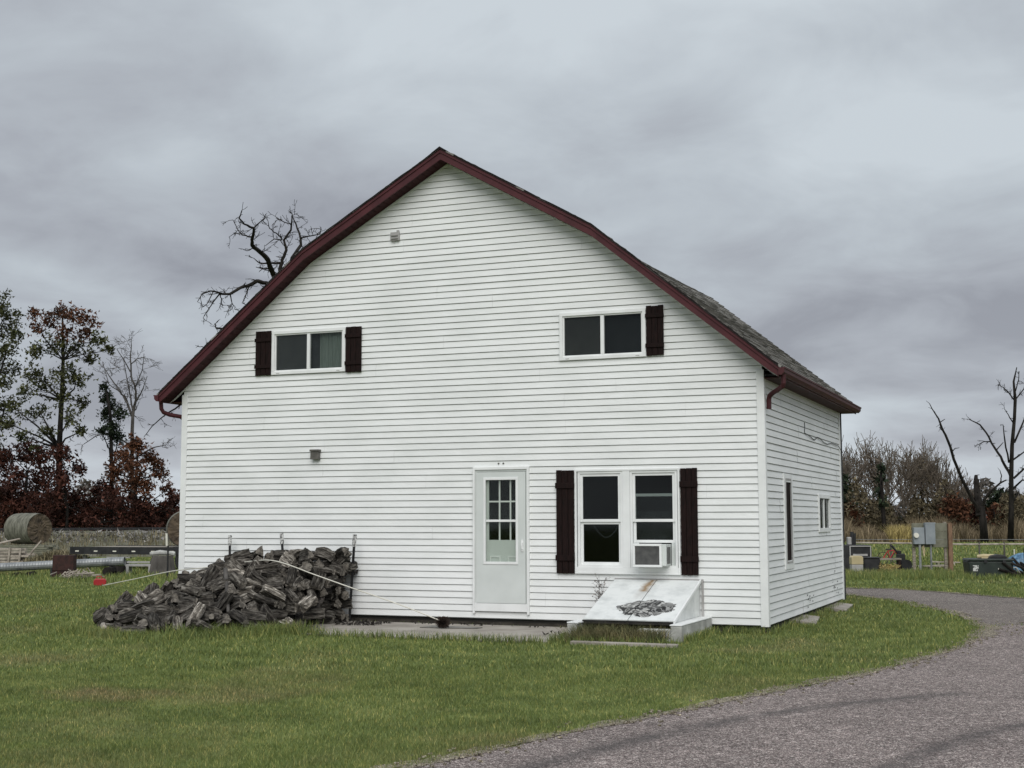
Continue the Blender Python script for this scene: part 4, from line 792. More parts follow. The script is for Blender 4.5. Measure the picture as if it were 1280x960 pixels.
PILE = {'PR': [('wedge', 0.363, 0.197, 0.176), ('round', 0.411, 0.197, 0.185), ('half', 0.274, 0.172, 0.186), ('round', 0.367, 0.211, 0.128), ('quarter', 0.34, 0.152, 0.158), ('quarter', 0.356, 0.131, 0.135), ('wedge', 0.312, 0.212, 0.174), ('wedge', 0.294, 0.202, 0.13), ('round', 0.363, 0.141, 0.12), ('half', 0.401, 0.149, 0.135), ('round', 0.417, 0.209, 0.14), ('quarter', 0.414, 0.179, 0.167), ('quarter', 0.301, 0.215, 0.168), ('wedge', 0.415, 0.21, 0.141)], 'logs': [(2, -10.25, -0.21, -0.06, 0, 0, -0.29), (4, -9.87, -1.89, -0.06, 0.41, 3.14, -0.86), (11, -9.87, -0.29, 0.27, 1.56, -0.79, 1.66), (0, -9.53, -0.54, 0.47, -0.78, 0.3, 2.42), (7, -9.4, -0.78, 0.46, -2.38, -0.53, 0.73), (1, -9.92, -1.01, 0.09, -0.97, -0.15, 0.95), (1, -9.72, -1.23, 0.16, -1.74, -0.69, -0.56), (9, -9.66, -1.4, 0.15, -1.41, -0.66, -0.33), (7, -9.56, -1.67, 0.15, -1.23, 2.73, -0.01), (13, -9.63, -1.86, 0.11, 0.12, -0.08, -0.2), (12, -9.55, -2.25, 0.03, -2.7, -0.35, -0.15), (13, -9.58, -2.41, -0.01, 1.99, -0.17, -0.08), (3, -9.31, -0.28, 0.61, 0.25, -0.4, 0.72), (0, -9.3, -0.51, 0.67, -0.53, -0.31, 0.2), (8, -9.11, -0.67, 0.63, 1.8, -0.45, 0.23), (3, -9.37, -0.96, 0.44, -1.09, -0.53, 0.73), (8, -9.38, -1.22, 0.33, 1.88, -0.45, 1.03), (9, -9.51, -1.56, 0.25, -2.49, -0.71, -0.38), (8, -9.36, -1.64, 0.22, 0.09, 2.95, 1.6), (5, -9.24, -1.88, 0.22, -0.83, -0.37, -0.1), (8, -9.32, -2.13, 0.1, -0.41, -0.29, 1.46), (4, -9.26, -2.47, 0.1, -2.12, 0.22, 0.68), (4, -9.17, -2.61, -0.01, -1.28, -0.08, -0.34), (4, -9.12, -2.8, -0.05, 1.55, -0, 3.06), (3, -8.99, -0.27, 0.79, -2.84, -0.35, 0.43), (9, -8.75, -0.66, 0.77, -0.1, -0.04, -2.98), (2, -8.89, -0.84, 0.67, 3.12, -0.06, -0.23), (7, -9.11, -1.05, 0.59, 2.36, -0.71, -0.76), (10, -9.14, -1.25, 0.46, -0.02, -0.5, 0.46), (11, -9.19, -1.51, 0.45, 1.38, 2.35, -0.34), (11, -9.08, -1.69, 0.35, 2.49, -0.23, -0.11), (6, -8.76, -1.91, 0.34, -2.83, -0.13, -0.09), (11, -8.95, -2.16, 0.2, -2.48, -0.4, 0.76), (3, -8.87, -2.38, 0.15, 2.78, -0.31, 0.74), (6, -8.73, -2.69, 0.13, 0.5, 0.5, 0.67), (10, -8.78, -2.92, 0.03, 0.77, -2.79, 0.06), (2, -8.89, -3.2, -0.05, -1.79, -0, -0.83), (9, -8.74, -0.36, 0.8, -0.14, -0.16, 1.12), (7, -8.63, -0.54, 0.84, -2.65, 0.2, 0.41), (2, -8.48, -0.83, 0.76, -2.54, 0.26, 1.21), (3, -8.64, -1.02, 0.65, -2.4, -0.08, -0.02), (5, -8.62, -1.3, 0.53, -1.88, -0.12, -0.23), (13, -8.53, -1.47, 0.49, 2.35, -0, -0.1), (5, -8.5, -1.68, 0.4, 0.37, -0.04, -0.13), (12, -8.51, -1.91, 0.36, 1.5, -0.36, 1.7), (9, -8.54, -2.17, 0.23, -3.06, -0.11, -0.05), (12, -8.5, -2.38, 0.21, 1.5, -0.19, 2.54), (13, -8.4, -2.64, 0.08, 2.44, -0.26, 0.77), (0, -8.52, -3.03, 0.02, 1.45, -0.17, 0.99), (7, -8.45, -3.13, -0.06, 2.15, 0, 1.1), (13, -8.21, -0.27, 0.86, -3.14, -0.03, 0.01), (2, -8.35, -0.56, 0.82, -2.2, -0.08, 0.98), (0, -8.13, -0.71, 0.76, -1.58, -0.12, 0.32), (10, -8.07, -0.87, 0.82, -1.83, -1.03, 0.43), (10, -8.24, -1.4, 0.62, 0.09, 2.83, -0.34), (4, -8.11, -1.46, 0.51, 0.68, -0.11, 0.02), (3, -8.09, -1.6, 0.45, -0.29, -0.03, 0.05), (6, -8.19, -2.01, 0.31, -0.46, -0.03, 3.08), (11, -8.12, -2.24, 0.25, 0.58, 0.01, 0.09), (3, -8.07, -2.44, 0.15, -1.62, 0.04, -0.1), (10, -8.08, -2.73, 0.06, 1.04, -0.16, 0.74), (8, -8.13, -2.95, -0.06, -1.56, -0, 0.16), (1, -8.31, -3.57, -0.04, -0.39, -0, -2.75), (12, -7.78, -0.22, 0.87, 1.58, -0.06, 1.26), (1, -7.81, -0.49, 0.84, -1.22, -0.03, -0.24), (7, -7.78, -0.65, 0.76, 2.48, 0, 0.05), (0, -7.84, -0.89, 0.7, 0.83, 3.04, 0.31), (6, -7.91, -1.23, 0.59, -2.14, -0.23, 2.17), (7, -7.75, -1.6, 0.43, 2.83, 0.03, 0.03), (1, -7.74, -1.75, 0.38, -0.49, 0.02, -0.04), (4, -7.81, -1.99, 0.27, -1.59, -0.06, 0.22), (2, -7.78, -2.3, 0.25, -0.24, 0.17, 0.87), (8, -7.75, -2.44, 0.12, 2.27, -0.18, 0.84), (1, -7.77, -2.67, 0.06, 1.79, -0.14, 0.75), (6, -7.68, -2.92, 0.01, 0.36, -0.15, 2.65), (10, -7.45, -0.2, 0.85, 0.88, 0.03, -0.26), (3, -7.39, -0.43, 0.85, -0.04, 0.04, -0.16), (12, -7.55, -0.75, 0.77, 1.52, -0.3, 1.63), (6, -7.48, -1.11, 0.62, 2.8, -0.07, 0.1), (6, -7.39, -1.36, 0.51, 0.22, -0.19, 0.65), (10, -7.3, -1.59, 0.41, -0.1, -0.15, 0.8), (9, -7.24, -2.02, 0.39, 2.46, 0.47, 0.01), (6, -7.52, -2, 0.33, -2.56, -0.38, 0.89), (11, -7.25, -2.16, 0.24, -2.66, 0.1, -0.91), (3, -7.38, -2.43, 0.12, -1.57, -0.09, 0.66), (12, -7.47, -2.69, 0.03, 0.32, 0.01, 0.21), (10, -7.01, -0.16, 0.85, 1.24, -0.05, -3.01), (6, -7.05, -0.54, 0.85, 2.07, 0.15, 1.92), (1, -7.18, -0.75, 0.73, 0.47, 0.01, 0.27), (2, -7.06, -0.99, 0.59, 0.48, 0.19, -0.18), (8, -7, -1.21, 0.46, -3.12, 0.53, -0.79), (4, -7.04, -1.4, 0.4, 1.31, -0.49, 2.68), (4, -7.06, -1.86, 0.27, -2.02, -0.03, -0.18), (11, -6.98, -1.98, 0.12, 2.42, 0.08, 0.68), (3, -7.04, -2.19, 0.06, 0.02, 0.05, 0.69), (7, -6.96, -2.42, -0.01, -1.16, 0, -0.12), (12, -7.01, -2.54, -0.03, -1.44, -3.14, -0.11), (1, -6.66, -0.27, 0.85, 1.24, -0.02, 1.67), (8, -6.79, -0.7, 0.69, -0.94, -0.25, 2.86), (6, -6.74, -1.15, 0.63, 0.27, 1.02, -1.55), (4, -6.75, -1.06, 0.51, -0.52, -0.45, 2.51), (2, -6.73, -1.32, 0.37, 1.41, -0.61, 2.42), (5, -6.55, -1.57, 0.14, 2.22, -0.04, 0.45), (2, -6.62, -0.94, 0.61, -1.57, -0.16, 1.57), (1, -10.28, -0.5, -0.04, -1.18, -3.14, -0.09), (13, -10.28, -0.24, 0.11, 2.69, 0.72, -1.18), (0, -10.43, -0.84, -0.05, -1.96, -0, 0.78), (12, -10.05, -0.95, -0.03, 1.7, -0, -2.29), (1, -10.07, -1.26, 0.03, -1.97, -0.37, -0.45), (9, -10.01, -1.42, 0.03, 2.02, -0.5, -0.51), (12, -9.97, -2, 0.01, 0.86, 0, -0.86), (7, -9.88, -2.28, 0.04, 2.15, 1.22, 0.01), (13, -10.04, -0.16, 0.11, -1.36, -2.08, -0.3), (11, -10, -0.44, 0.05, -0.39, -2.81, -1.15), (4, -9.8, -0.76, 0.24, 0.76, 2.9, -0.29), (12, -10.28, -0.92, 0.09, 0.73, -2.97, 0.4), (2, -9.85, -1.34, 0.23, 1.51, -0.39, 1.45), (11, -10.05, -1.55, 0.12, -0.28, -0.22, -0.57), (11, -10.11, -1.62, -0.01, 2.78, 0, 0.17), (9, -9.49, -2.02, 0.14, -1.56, -0.78, 0.52), (11, -9.73, -2.26, 0.15, 0.33, -0.3, -0.7), (2, -9.39, -2.72, 0.03, -0.86, -0.41, -0.02), (2, -9.5, -0.22, 0.56, -1.09, 1.14, -2.35), (3, -9.67, -0.26, 0.55, -1.85, 2, 0.64), (4, -9.96, -0.78, 0.09, -1.07, -0.06, -2.69), (11, -9.65, -1.1, 0.23, -1.3, -0.64, -0.56), (9, -9.38, -1.48, 0.44, -2.31, -0.77, -0.4), (13, -9.94, -1.77, 0.25, 0.17, -0.83, 1.06), (13, -9.54, -1.7, 0.35, 1.85, -0.63, 1.47), (6, -9.16, -1.97, 0.35, 0.52, -0.49, 0.09), (4, -9.3, -2.43, 0.23, -2.66, 0.41, 1.18), (3, -9.2, -2.58, 0.23, 0.97, 0.01, 0.88), (6, -9.06, -2.74, 0.11, 2.21, -0.14, 0.03), (2, -9.35, -2.9, 0.03, 2.88, -0.64, -0.28), (2, -9.08, -3.05, -0.05, 1.79, -0, 1.11), (2, -9, -0.12, 0.86, -1, -1.1, -0), (2, -8.97, -0.54, 0.81, 1.01, 2.48, -0.35), (3, -8.78, -0.83, 0.81, 1.14, -0.05, 0.02), (1, -9.18, -1.21, 0.62, 0.14, 0.59, 2.41), (3, -8.92, -1.32, 0.61, -1.77, -0.26, 0.92), (13, -8.89, -1.54, 0.52, 2.42, 0.28, 1.09), (4, -8.58, -1.71, 0.54, -2.34, 0.33, 1.34), (2, -8.8, -1.75, 0.44, -2.28, 1.09, 0.99), (5, -9.11, -2.07, 0.27, -0.36, -0.72, 0.08), (0, -8.94, -2.26, 0.33, 2.22, -0.42, 0.84), (8, -8.64, -2.79, 0.16, 0.56, 0.07, 0.81), (10, -8.73, -3.05, 0.15, 2.66, -0.3, 0.26), (8, -8.54, -0.28, 0.82, 1.56, 0.05, 0.96), (4, -8.48, -0.55, 0.92, -2.35, -0.12, 0.94), (7, -8.34, -0.81, 0.9, -0.07, -0.01, 0.99), (11, -8.38, -1.06, 0.71, -0.79, -0.13, 1.24), (9, -8.68, -1.35, 0.66, 2.7, -0.11, -1.52), (8, -8.7, -1.6, 0.52, 0.2, -0.89, -0.25), (4, -8.36, -1.91, 0.44, 1.75, 0.6, 0.99), (2, -8.3, -2.11, 0.5, 1.94, 0.15, 0.85), (12, -8.43, -2.33, 0.39, 1.58, 0.11, 1.56), (6, -8.33, -2.85, 0.2, -1.36, -3.11, 0.1), (7, -8.13, -3.09, 0.04, -1.22, 0.45, -0.91), (13, -8.36, -3.19, 0.06, -2.9, 0.52, 0.68), (2, -8.29, -3.38, 0.01, -0.01, -0.62, -1.01), (13, -8.15, -0.32, 0.97, -0.07, -0.02, 2.08), (11, -8.6, -0.19, 0.97, -3.14, -0.2, -0.27), (8, -8.07, -0.63, 0.87, -0.61, -0.42, -0.51), (7, -8.23, -1.15, 0.6, 2.73, -0.14, 0.3), (1, -8.15, -1.3, 0.74, -0.37, 0.14, 0.15), (0, -8.07, -1.65, 0.64, -2.49, -0.01, -0.15), (10, -7.95, -1.85, 0.5, 1.65, -0.34, 0.57), (9, -8.12, -2.15, 0.39, -2.64, -0.25, 0.08), (4, -8.03, -2.28, 0.37, 0.15, -0.02, 0.27), (6, -8.18, -2.47, 0.31, 0.03, 0.03, -0.05), (5, -7.94, -2.9, 0.11, 0.85, 2.65, 0.53), (4, -7.82, -3.23, 0.04, 0.24, -2.51, -0.91), (0, -7.94, -0.25, 0.97, -1.25, 0.33, 1.41), (11, -7.81, -0.47, 1.01, 1.92, 0.01, 1.14), (1, -7.82, -1, 0.78, 1.55, 0.81, -0.17), (8, -7.93, -1.05, 0.71, -0.44, -2.36, -0.23), (2, -7.73, -1.51, 0.53, -1.64, -0.24, -2.19), (12, -7.59, -1.64, 0.56, -2.81, 0.36, 0.97), (4, -7.61, -1.85, 0.47, -1.26, -0.26, 0.32), (6, -7.75, -2.06, 0.46, 1.97, -0.42, -0.29), (9, -7.67, -2.63, 0.21, -1.54, 0.13, -0.1), (5, -7.56, -2.77, 0.14, -2.06, 0.01, -0.1), (8, -7.42, -2.97, 0.11, 0.12, 2.72, -0.94), (0, -7.5, -3.18, 0.05, 1.11, 0.3, 1.15), (11, -7.3, -0.12, 1, -3.04, -0.06, 0), (12, -7.35, -0.51, 1, 1.95, 0.24, -0.8), (13, -7.52, -0.71, 0.94, -1.06, -2.83, -0.55), (10, -7.23, -1.11, 0.67, -2.75, 0.68, -1.17), (1, -7.65, -1.33, 0.66, 0.63, 0.59, 0.41), (0, -7.14, -1.74, 0.42, 2.41, 0.15, 0.69), (13, -7.03, -1.94, 0.46, -0.29, 0.48, 0.87), (9, -7.05, -2.13, 0.37, 3.12, 0.28, 0.14), (4, -7.43, -2.34, 0.23, -2.27, -0.49, -0.1), (13, -7.02, -2.49, 0.13, 1.99, 0.11, 0.5), (2, -7.25, -2.63, 0.11, -1.44, -0.41, 2.05), (8, -7.3, -2.79, -0.05, 0.39, -0.09, 0.2), (3, -6.89, -0.27, 0.95, -2.85, -0.27, 0.5), (0, -6.99, -0.5, 1.02, -2.17, 0.3, 0.14), (4, -7.17, -0.78, 0.88, -0.05, -0.07, 2.01), (4, -7.07, -0.94, 0.74, 1.29, -0.71, -1.41), (6, -6.58, -1.71, 0.31, -1.25, 0.4, -1.62), (6, -6.83, -1.73, 0.24, -1.54, 0.02, -0.32), (13, -6.9, -2.24, 0.15, 0.73, -2.45, -0.32), (9, -6.74, -0.36, 0.94, 0.1, -0.75, 0.01), (2, -6.72, -0.59, 0.79, -1.98, 0.29, -0.08), (10, -6.91, -1, 0.74, 0.12, -0.6, -1.55), (2, -10.62, -0.37, -0.05, 2.52, -0, 1.47), (3, -10.21, -0.66, 0.02, 1.18, -0.35, 2.72), (13, -10.35, -1.22, -0.07, -0.03, 0, 1.5), (3, -9.71, -2.07, 0.17, 1.58, -0.3, -0.75), (8, -9.95, -0.11, 0.18, 0.84, -1.99, 0), (3, -9.72, -1.58, 0.26, -1.32, -1.16, -0.55), (2, -10.13, -1.45, 0.22, 0.4, -0.56, -2.54), (3, -9.42, -2.32, 0.23, 0.58, 0.02, -2.13), (2, -9.47, -2.84, 0.11, -2.11, -0.49, 0.15), (9, -9.38, -1.32, 0.47, -0.65, 2.54, -0.41), (4, -9.36, -1.76, 0.43, 2.27, 0.79, -0.97), (12, -9.2, -2.21, 0.33, 0.4, -2.59, -0.46), (9, -8.95, -2.53, 0.25, -1.14, -0.34, 0.79), (11, -8.74, -0.37, 0.95, -0.1, -0.17, 0.19), (12, -8.57, -1.25, 0.74, 2.35, 0.27, 1.42), (5, -8.9, -1.49, 0.64, -0.79, 0.05, 0.82), (5, -8.67, -2.16, 0.38, -0.11, -0.59, 1.46), (3, -8.68, -2.56, 0.22, -1.97, -0.16, -0.06), (4, -8.45, -0.68, 1.01, -2.07, -0.24, 1.1), (12, -8.27, -1.1, 0.8, -2.47, 0.62, -0.02), (13, -8.32, -1.74, 0.69, -0.08, 0.94, -1.85), (3, -8.39, -1.6, 0.64, 1.83, -0.95, 1.67), (9, -8.2, -2.37, 0.51, -0.38, -0.14, 3), (3, -7.58, -2.43, 0.34, -0.12, -0.97, 0.78), (8, -8.06, -3.06, 0.15, -1.54, 0.35, -1.25), (3, -8.13, -3.34, 0.09, 1.23, -0.45, 2.33), (13, -8.15, -0.62, 1.03, -1.65, 0.36, 2.27), (3, -7.68, -1.9, 0.66, 1.37, -0.41, 2.63), (7, -8.05, -1.94, 0.61, -0.24, -0.46, 0.16), (5, -7.89, -2.06, 0.57, -2.29, -0.3, 1.2), (1, -8, -2.69, 0.24, 2.76, -0.27, -0.27), (6, -7.59, -0.38, 1.05, -1.05, -0.04, 1.56), (13, -7.71, -1.08, 0.83, 0.93, -0.18, 0.75), (8, -7.61, -1.11, 0.73, -0.01, 0.17, 0.88), (10, -7.57, -2.23, 0.37, -2.98, 0.18, 0.06), (10, -7.68, -2.96, 0.19, -0.45, -0.69, 1.62), (8, -7.34, -3.19, 0.04, -0.87, -0.42, -1.92), (7, -7.16, -0.8, 1.01, -1.36, 2.86, -0.39), (8, -7.03, -1.25, 0.59, 2.09, -0.47, 1.74), (4, -7.22, -1.67, 0.53, -2.33, -0.03, 0.48), (12, -6.69, -2.09, -0.01, -1.85, -0.15, 2.46), (1, -7.04, -2.86, 0.14, -0.56, -0.34, 2.87), (2, -7.25, -2.93, 0.1, -1.28, 2.81, -0.51), (2, -6.9, -1.26, 0.57, -0.17, -0.21, 1.74), (7, -6.73, -0.42, 1.07, 0.9, -0.23, -0.56), (9, -6.8, -0.83, 0.79, 3.11, 0.11, -0.05)]}
meshes = []
for i, (k, l, w2, h) in enumerate(PILE['PR']):
    mb = log_mesh(i, k, l, w2, h); o = mb.build('split_log', ['logwood', 'logend'], smooth=False); meshes.append(o.data); bpy.data.objects.remove(o)
ZSC = .95
protos = {}
for (i, x, y, z, a, b2, c) in PILE['logs']:
    if i in protos: o = protos[i].copy()
    else: o = bpy.data.objects.new('split_log', meshes[i]); protos[i] = o
    COL.objects.link(o); o.location = (x, y, GZ+(z-GZ)*ZSC); o.rotation_euler = (a, b2, c); o.scale = (.88, 1, 1)
    tag(o, 'weathered grey-black split log in the firewood heap against the white siding', 'log', 'split logs of the firewood heap')
def Hh(x, y):
    d = np.interp(x, [-9.9, -9.3, -8.4, -7.4, -6.9, -6.5], [2.3, 2.6, 2.9, 2.7, 1.9, 1.5]); hx = np.interp(x, [-10.0, -9.6, -9.0, -8.6, -7, -6.55], [0, .6, .98, 1.05, 1.05, 1.05])
    t_ = min(1, max(0, (-y-.45)/d)); return hx*(1-t_)
mb = MB(); nx_, ny_ = 90, 80; r = random.Random(3)
for i in range(nx_+1):
    for j in range(ny_+1):
        x = -10.15+i*3.52/nx_; y = -.03-j*3.7/ny_; h = Hh(x, y)
        mb.v.append((x, y, GZ-.05+ZSC*max(0, h*.95-.10)+(r.uniform(-.05, .05) if h > .12 else 0)))
for i in range(nx_):
    for j in range(ny_): k = i*(ny_+1)+j; mb.f.append((k, k+1, k+ny_+2, k+ny_+1)); mb.m.append(0)
mat('heapcore', (.010, .009, .008), (.06, .052, .045), .95, 14, 8, .9, 30, coord='World')
tag(mb.build('wood_debris', 'heapcore'), 'dark bark and rotting wood filling the firewood heap', 'wood debris', kind='stuff')
# long weathered stick and a birch piece poking out of the heap
for (P, rd, lb) in (([(-8.02, -1.75, .78), (-7.75, -2.1, .5), (-7.45, -2.5, .22), (-7.2, -2.85, .05)], (.035, .03, .025, .012), 'thin grey branch lying down the front of the firewood heap'),
                    ([(-9.3, -3.0, -.02), (-9.12, -3.2, -.05), (-9.0, -3.35, -.06)], (.05, .05, .045), 'pale barked round log at the low left end of the firewood heap')):
    mb = MB(); mb.tube(P, rd, 8); tag(mb.build('branch', 'palewood' if 'pale' in lb else 'barkgrey', smooth=True), lb, 'branch')
for k_ in range(22):                                             # the end of the heap against the post
    i = rnd.randrange(len(meshes)); lv = k_//3; o = bpy.data.objects.new('split_log', meshes[i]); COL.objects.link(o)
    o.location = (-6.86+rnd.uniform(-.10, .05), -.28-(k_ % 3)*.22*(1-lv*.06)+rnd.uniform(-.03, .03), GZ+.07+lv*.125+rnd.uniform(-.02, .02)); o.rotation_euler = (rnd.uniform(0, 6.28), rnd.uniform(-.2, .2), rnd.choice((0, 1.57, .6, -.5))+rnd.gauss(0, .25))
    tag(o, 'weathered grey-black split log in the firewood heap against the white siding', 'log', 'split logs of the firewood heap')
# t-posts along the wall
def tpost(x0, x1, ztop, y, lb, white=.26):
    mt_ = thing('fence_post', lb, 'post', (x0, y, GZ))
    d = Vector((x1-x0, 0, ztop-GZ)); R = d.to_track_quat('Z', 'X').to_matrix().to_4x4(); L2 = d.length
    mb = MB(); mb.box(-.022, .022, -.004, .004, -.1, L2-white, M=R); mb.box(-.004, .004, .0045, .026, -.1, L2-white, M=R)
    for i in range(14): mb.box(-.014, .014, -.012, -.0045, .1+i*.07, .12+i*.07, M=R)
    mb.build('post_shaft', 'black', mt_)
    mb = MB(); mb.box(-.034, .034, -.006, .006, L2-white, L2, M=R); mb.box(-.006, .006, .0065, .0285, L2-white, L2, M=R); mb.build('painted_top', 'chip_white', mt_)
mat('chip_white', (.10, .10, .10), (.62, .62, .60), .7, 30, 4, stops=(.4, .55))
tpost(-8.98, -8.99, 1.28, -.2, 'dark steel post with white top standing behind the left half of the firewood heap', .17)
tpost(-7.87, -7.985, 1.32, -.2, 'leaning dark steel post with mottled white top behind the middle of the firewood heap', .18)
tpost(-6.68, -6.59, 1.30, -.24, 'dark steel post with pale top at the right end of the firewood heap', .20)
# chimney brush on a long bendy rod over the heap
bh = Vector((-4.70, -.93, .0))
rod = thing('chimney_brush', 'long pale rod with dark brush head lying over the firewood heap', 'chimney brush', tuple(bh))
A0 = Vector(at(128, 732, 33.0)); A0 = Vector(gnd(128, 33.2)); 
P = [Vector((-4.73, -.94, .02))]+[Vector(at(x, y, D)) for x, y, D in ((500, 756, 20.5), (440, 735, 20.7), (395, 719, 20.85), (345, 701.5, 21.05), (311, 702, 21.8), (260, 709, 22.3), (215, 714, 23.2), (170, 723.5, 24.6), (128, 732, 26))]
P = [Vector(p)-bh for p in P]; Q = []
for i in range(len(P)-1):
    a, b2, c, d = P[max(i-1, 0)], P[i], P[i+1], P[min(i+2, len(P)-1)]
    for k in range(6): f = k/6; Q.append(.5*((2*b2)+(c-a)*f+(2*a-5*b2+4*c-d)*f*f+(-a+3*b2-3*c+d)*f**3))
Q.append(P[-1])
mb = MB(); mb.tube(Q, .009, 7); mb.build('rod', 'ivory', rod, smooth=True)
mb = MB(); r = random.Random(5)
for _ in range(900):
    u = Vector((r.gauss(0, 1), r.gauss(0, 1), r.gauss(0, 1))).normalized(); c = Vector((r.uniform(-.05, .05), 0, 0)); e = c+u*r.uniform(.07, .1); s = u.orthogonal()*.0035
    mb.face([tuple(c-s), tuple(c+s), tuple(e+s*.6), tuple(e-s*.6)])
mb.build('brush_head', 'brush', rod)
# bits on the patio
mb = MB(); mb.prism([(-.45, -.16), (.42, -.10), (.46, .12), (-.40, .2)], 0, .012, 'z'); o = mb.build('scrap_board', 'rustboard' if 'rustboard' in MATS else 'bronze', loc=(-4.62, -.80, GZ+.029)); tag(o, 'thin flat brown board lying on the patio under the brush head', 'board')
P = [(rnd.uniform(-6.6, -5.9), rnd.uniform(-.9, -.25), GZ+.034+rnd.uniform(0, .01)) for _ in range(150)]+[(rnd.uniform(-2.9, -2.55), rnd.uniform(-1.6, -.9), GZ+.034) for _ in range(25)]+[(rnd.uniform(-6.8, -2.5), rnd.uniform(-.3, -.05), GZ+.034) for _ in range(60)]
o = cards('leaf_litter', P, .05, 'heapcore', seed=3); tag(o, 'small dark dead leaves and bark scattered on the patio', 'leaves', kind='stuff')
# dead weed beside the cellar doors
wd_ = thing('dead_weed', 'thin dry branching weed standing against the siding beside the cellar doors', 'weed', (-2.42, -.22, GZ))
mb = MB(); r = random.Random(9); tips = []
for i in range(5):
    a = Vector((r.uniform(-.02, .02), 0, 0)); d = Vector((r.uniform(-.16, .16), r.uniform(-.05, .05), 1)).normalized(); L2 = r.uniform(.55, .86); pts = [a+d*L2*f+Vector((r.uniform(-.012, .012), 0, 0)) for f in (0, .25, .5, .75, 1)]
    mb.tube(pts, [.006, .005, .004, .003, .002], 4)
    for k in range(9):
        p = a+d*L2*r.uniform(.35, 1); e = p+Vector((r.uniform(-.12, .12), r.uniform(-.05, .05), r.uniform(.03, .12))); mb.tube([p, e], [.003, .0015], 3, cap=False); tips += [e, (p+e)/2]
mb.build('stem', 'barkgrey', wd_)
cards('seed_head', [tuple(t_+Vector((r.gauss(0, .008), r.gauss(0, .008), r.gauss(0, .01)))) for t_ in tips for _ in range(3)], .018, 'leafmaroon', wd_)

# ------------------------------------------------------------------ trees
def limb_mesh(mb, pts, rad, k=7): mb.tube(pts, rad, k)
def grow(mb, p, d, ln, rad, depth, r, tips, curl=.35, minr=.006, gravity=.0, k=5):
    """a crooked limb that forks"""
    n = 4; pts = [p]; rads = [rad]; q = p.copy(); e = d.copy()
    for i in range(n):
        e = (e+Vector((r.gauss(0, curl), r.gauss(0, curl), r.gauss(0, curl)+gravity))*.35).normalized(); q = q+e*ln/n; pts.append(q.copy()); rads.append(max(minr, rad*(1-.5*(i+1)/n)))
    mb.tube(pts, rads, k if depth > 1 else 3, cap=False)
    if depth <= 0: tips.append(q); return
    for _ in range(r.choice((2, 3, 3)) if depth > 1 else r.choice((2, 3, 4))):
        j = r.randint(1, n); b_ = pts[j]; f = (e+Vector((r.gauss(0, .75), r.gauss(0, .75), r.gauss(0, .6)+gravity))).normalized()
        grow(mb, b_, f, ln*r.uniform(.5, .78), max(minr, rads[j]*.68), depth-1, r, tips, curl, minr, gravity, k)
    grow(mb, q, e, ln*.7, rads[-1], depth-1, r, tips, curl, minr, gravity, k)
def blob_leaves(blobs, D, dens, r, squash=1.0, sub=9, depthspread=1.0):
    """leaf positions: each clump of the crown is made of smaller tufts with gaps between"""
    P = []; px = D/FPX
    for (x, y, R) in blobs:
        c = at(x, y, D+r.uniform(-1, 1)*depthspread*1.6); Rm = R*px*1.12
        for _ in range(sub):
            u = np.array([r.gauss(0, 1) for _ in range(3)]); u /= np.linalg.norm(u); s = c+u*Rm*r.uniform(.25, .95)*np.array([1, 1, squash]); rs = Rm*r.uniform(.14, .34)
            n = int(dens*rs*rs*260)+5
            P += [s+np.array([r.gauss(0, rs), r.gauss(0, rs), r.gauss(0, rs*.8)]) for _ in range(n)]
    return np.array(P)
def traced_tree(name, label, D, trunk, blobs_by_mat, seed, bark='bark', base_px=None, dens=1.0, leaf=.22, group=None, twigs=True, sub=17):
    r = random.Random(seed)
    base = gnd(trunk[0][0], D)
    tr_ = thing(name, label, 'tree', tuple(base), group=group); B = Vector(base)
    pts = [Vector(at(x, y, D))-B for x, y, _ in trunk]; pts[0] = Vector((0, 0, -.2)); rads = [w_*D/FPX/2 for _, _, w_ in trunk]
    mb = MB(); mb.tube(pts, rads, 8)
    for mn, blobs, *rest in blobs_by_mat:
        for (x, y, R) in blobs:                                  # a limb to every clump
            c = Vector(at(x, y, D+r.uniform(-1, 1)))-B
            cand = [(i, p) for i, p in enumerate(pts[1:], 1) if p.z < c.z+.4] or [(1, pts[1])]
            i, p = min(cand, key=lambda q: (q[1]-c).length+.6*abs((c.z-q[1].z)-(Vector((c.x, c.y))-Vector((q[1].x, q[1].y))).length*.7))
            mid = (p+c)/2+Vector((r.gauss(0, .15), r.gauss(0, .15), r.gauss(.1, .2)))
            rd = min(rads[i]*.5, .12); mb.tube([p, mid, c], [rd, rd*.65, rd*.3], 5, cap=False)
            if twigs:
                for _ in range(4): grow(mb, p.lerp(c, r.uniform(.5, 1)), Vector((r.gauss(0, 1), r.gauss(0, 1), r.gauss(.4, .7))).normalized(), R*D/FPX*.6, rd*.35, 1, r, [], k=4, minr=.008)
    mb.build('trunk', bark, tr_, smooth=True)
    leaf = leaf*.66
    for mn, blobs, *rest in blobs_by_mat:
        P = blob_leaves(blobs, D, dens*(rest[0] if rest else 1), r, sub=sub)-np.array(base)
        cards('crown', P, leaf, mn, tr_, seed=seed)
    return tr_
DL = 73
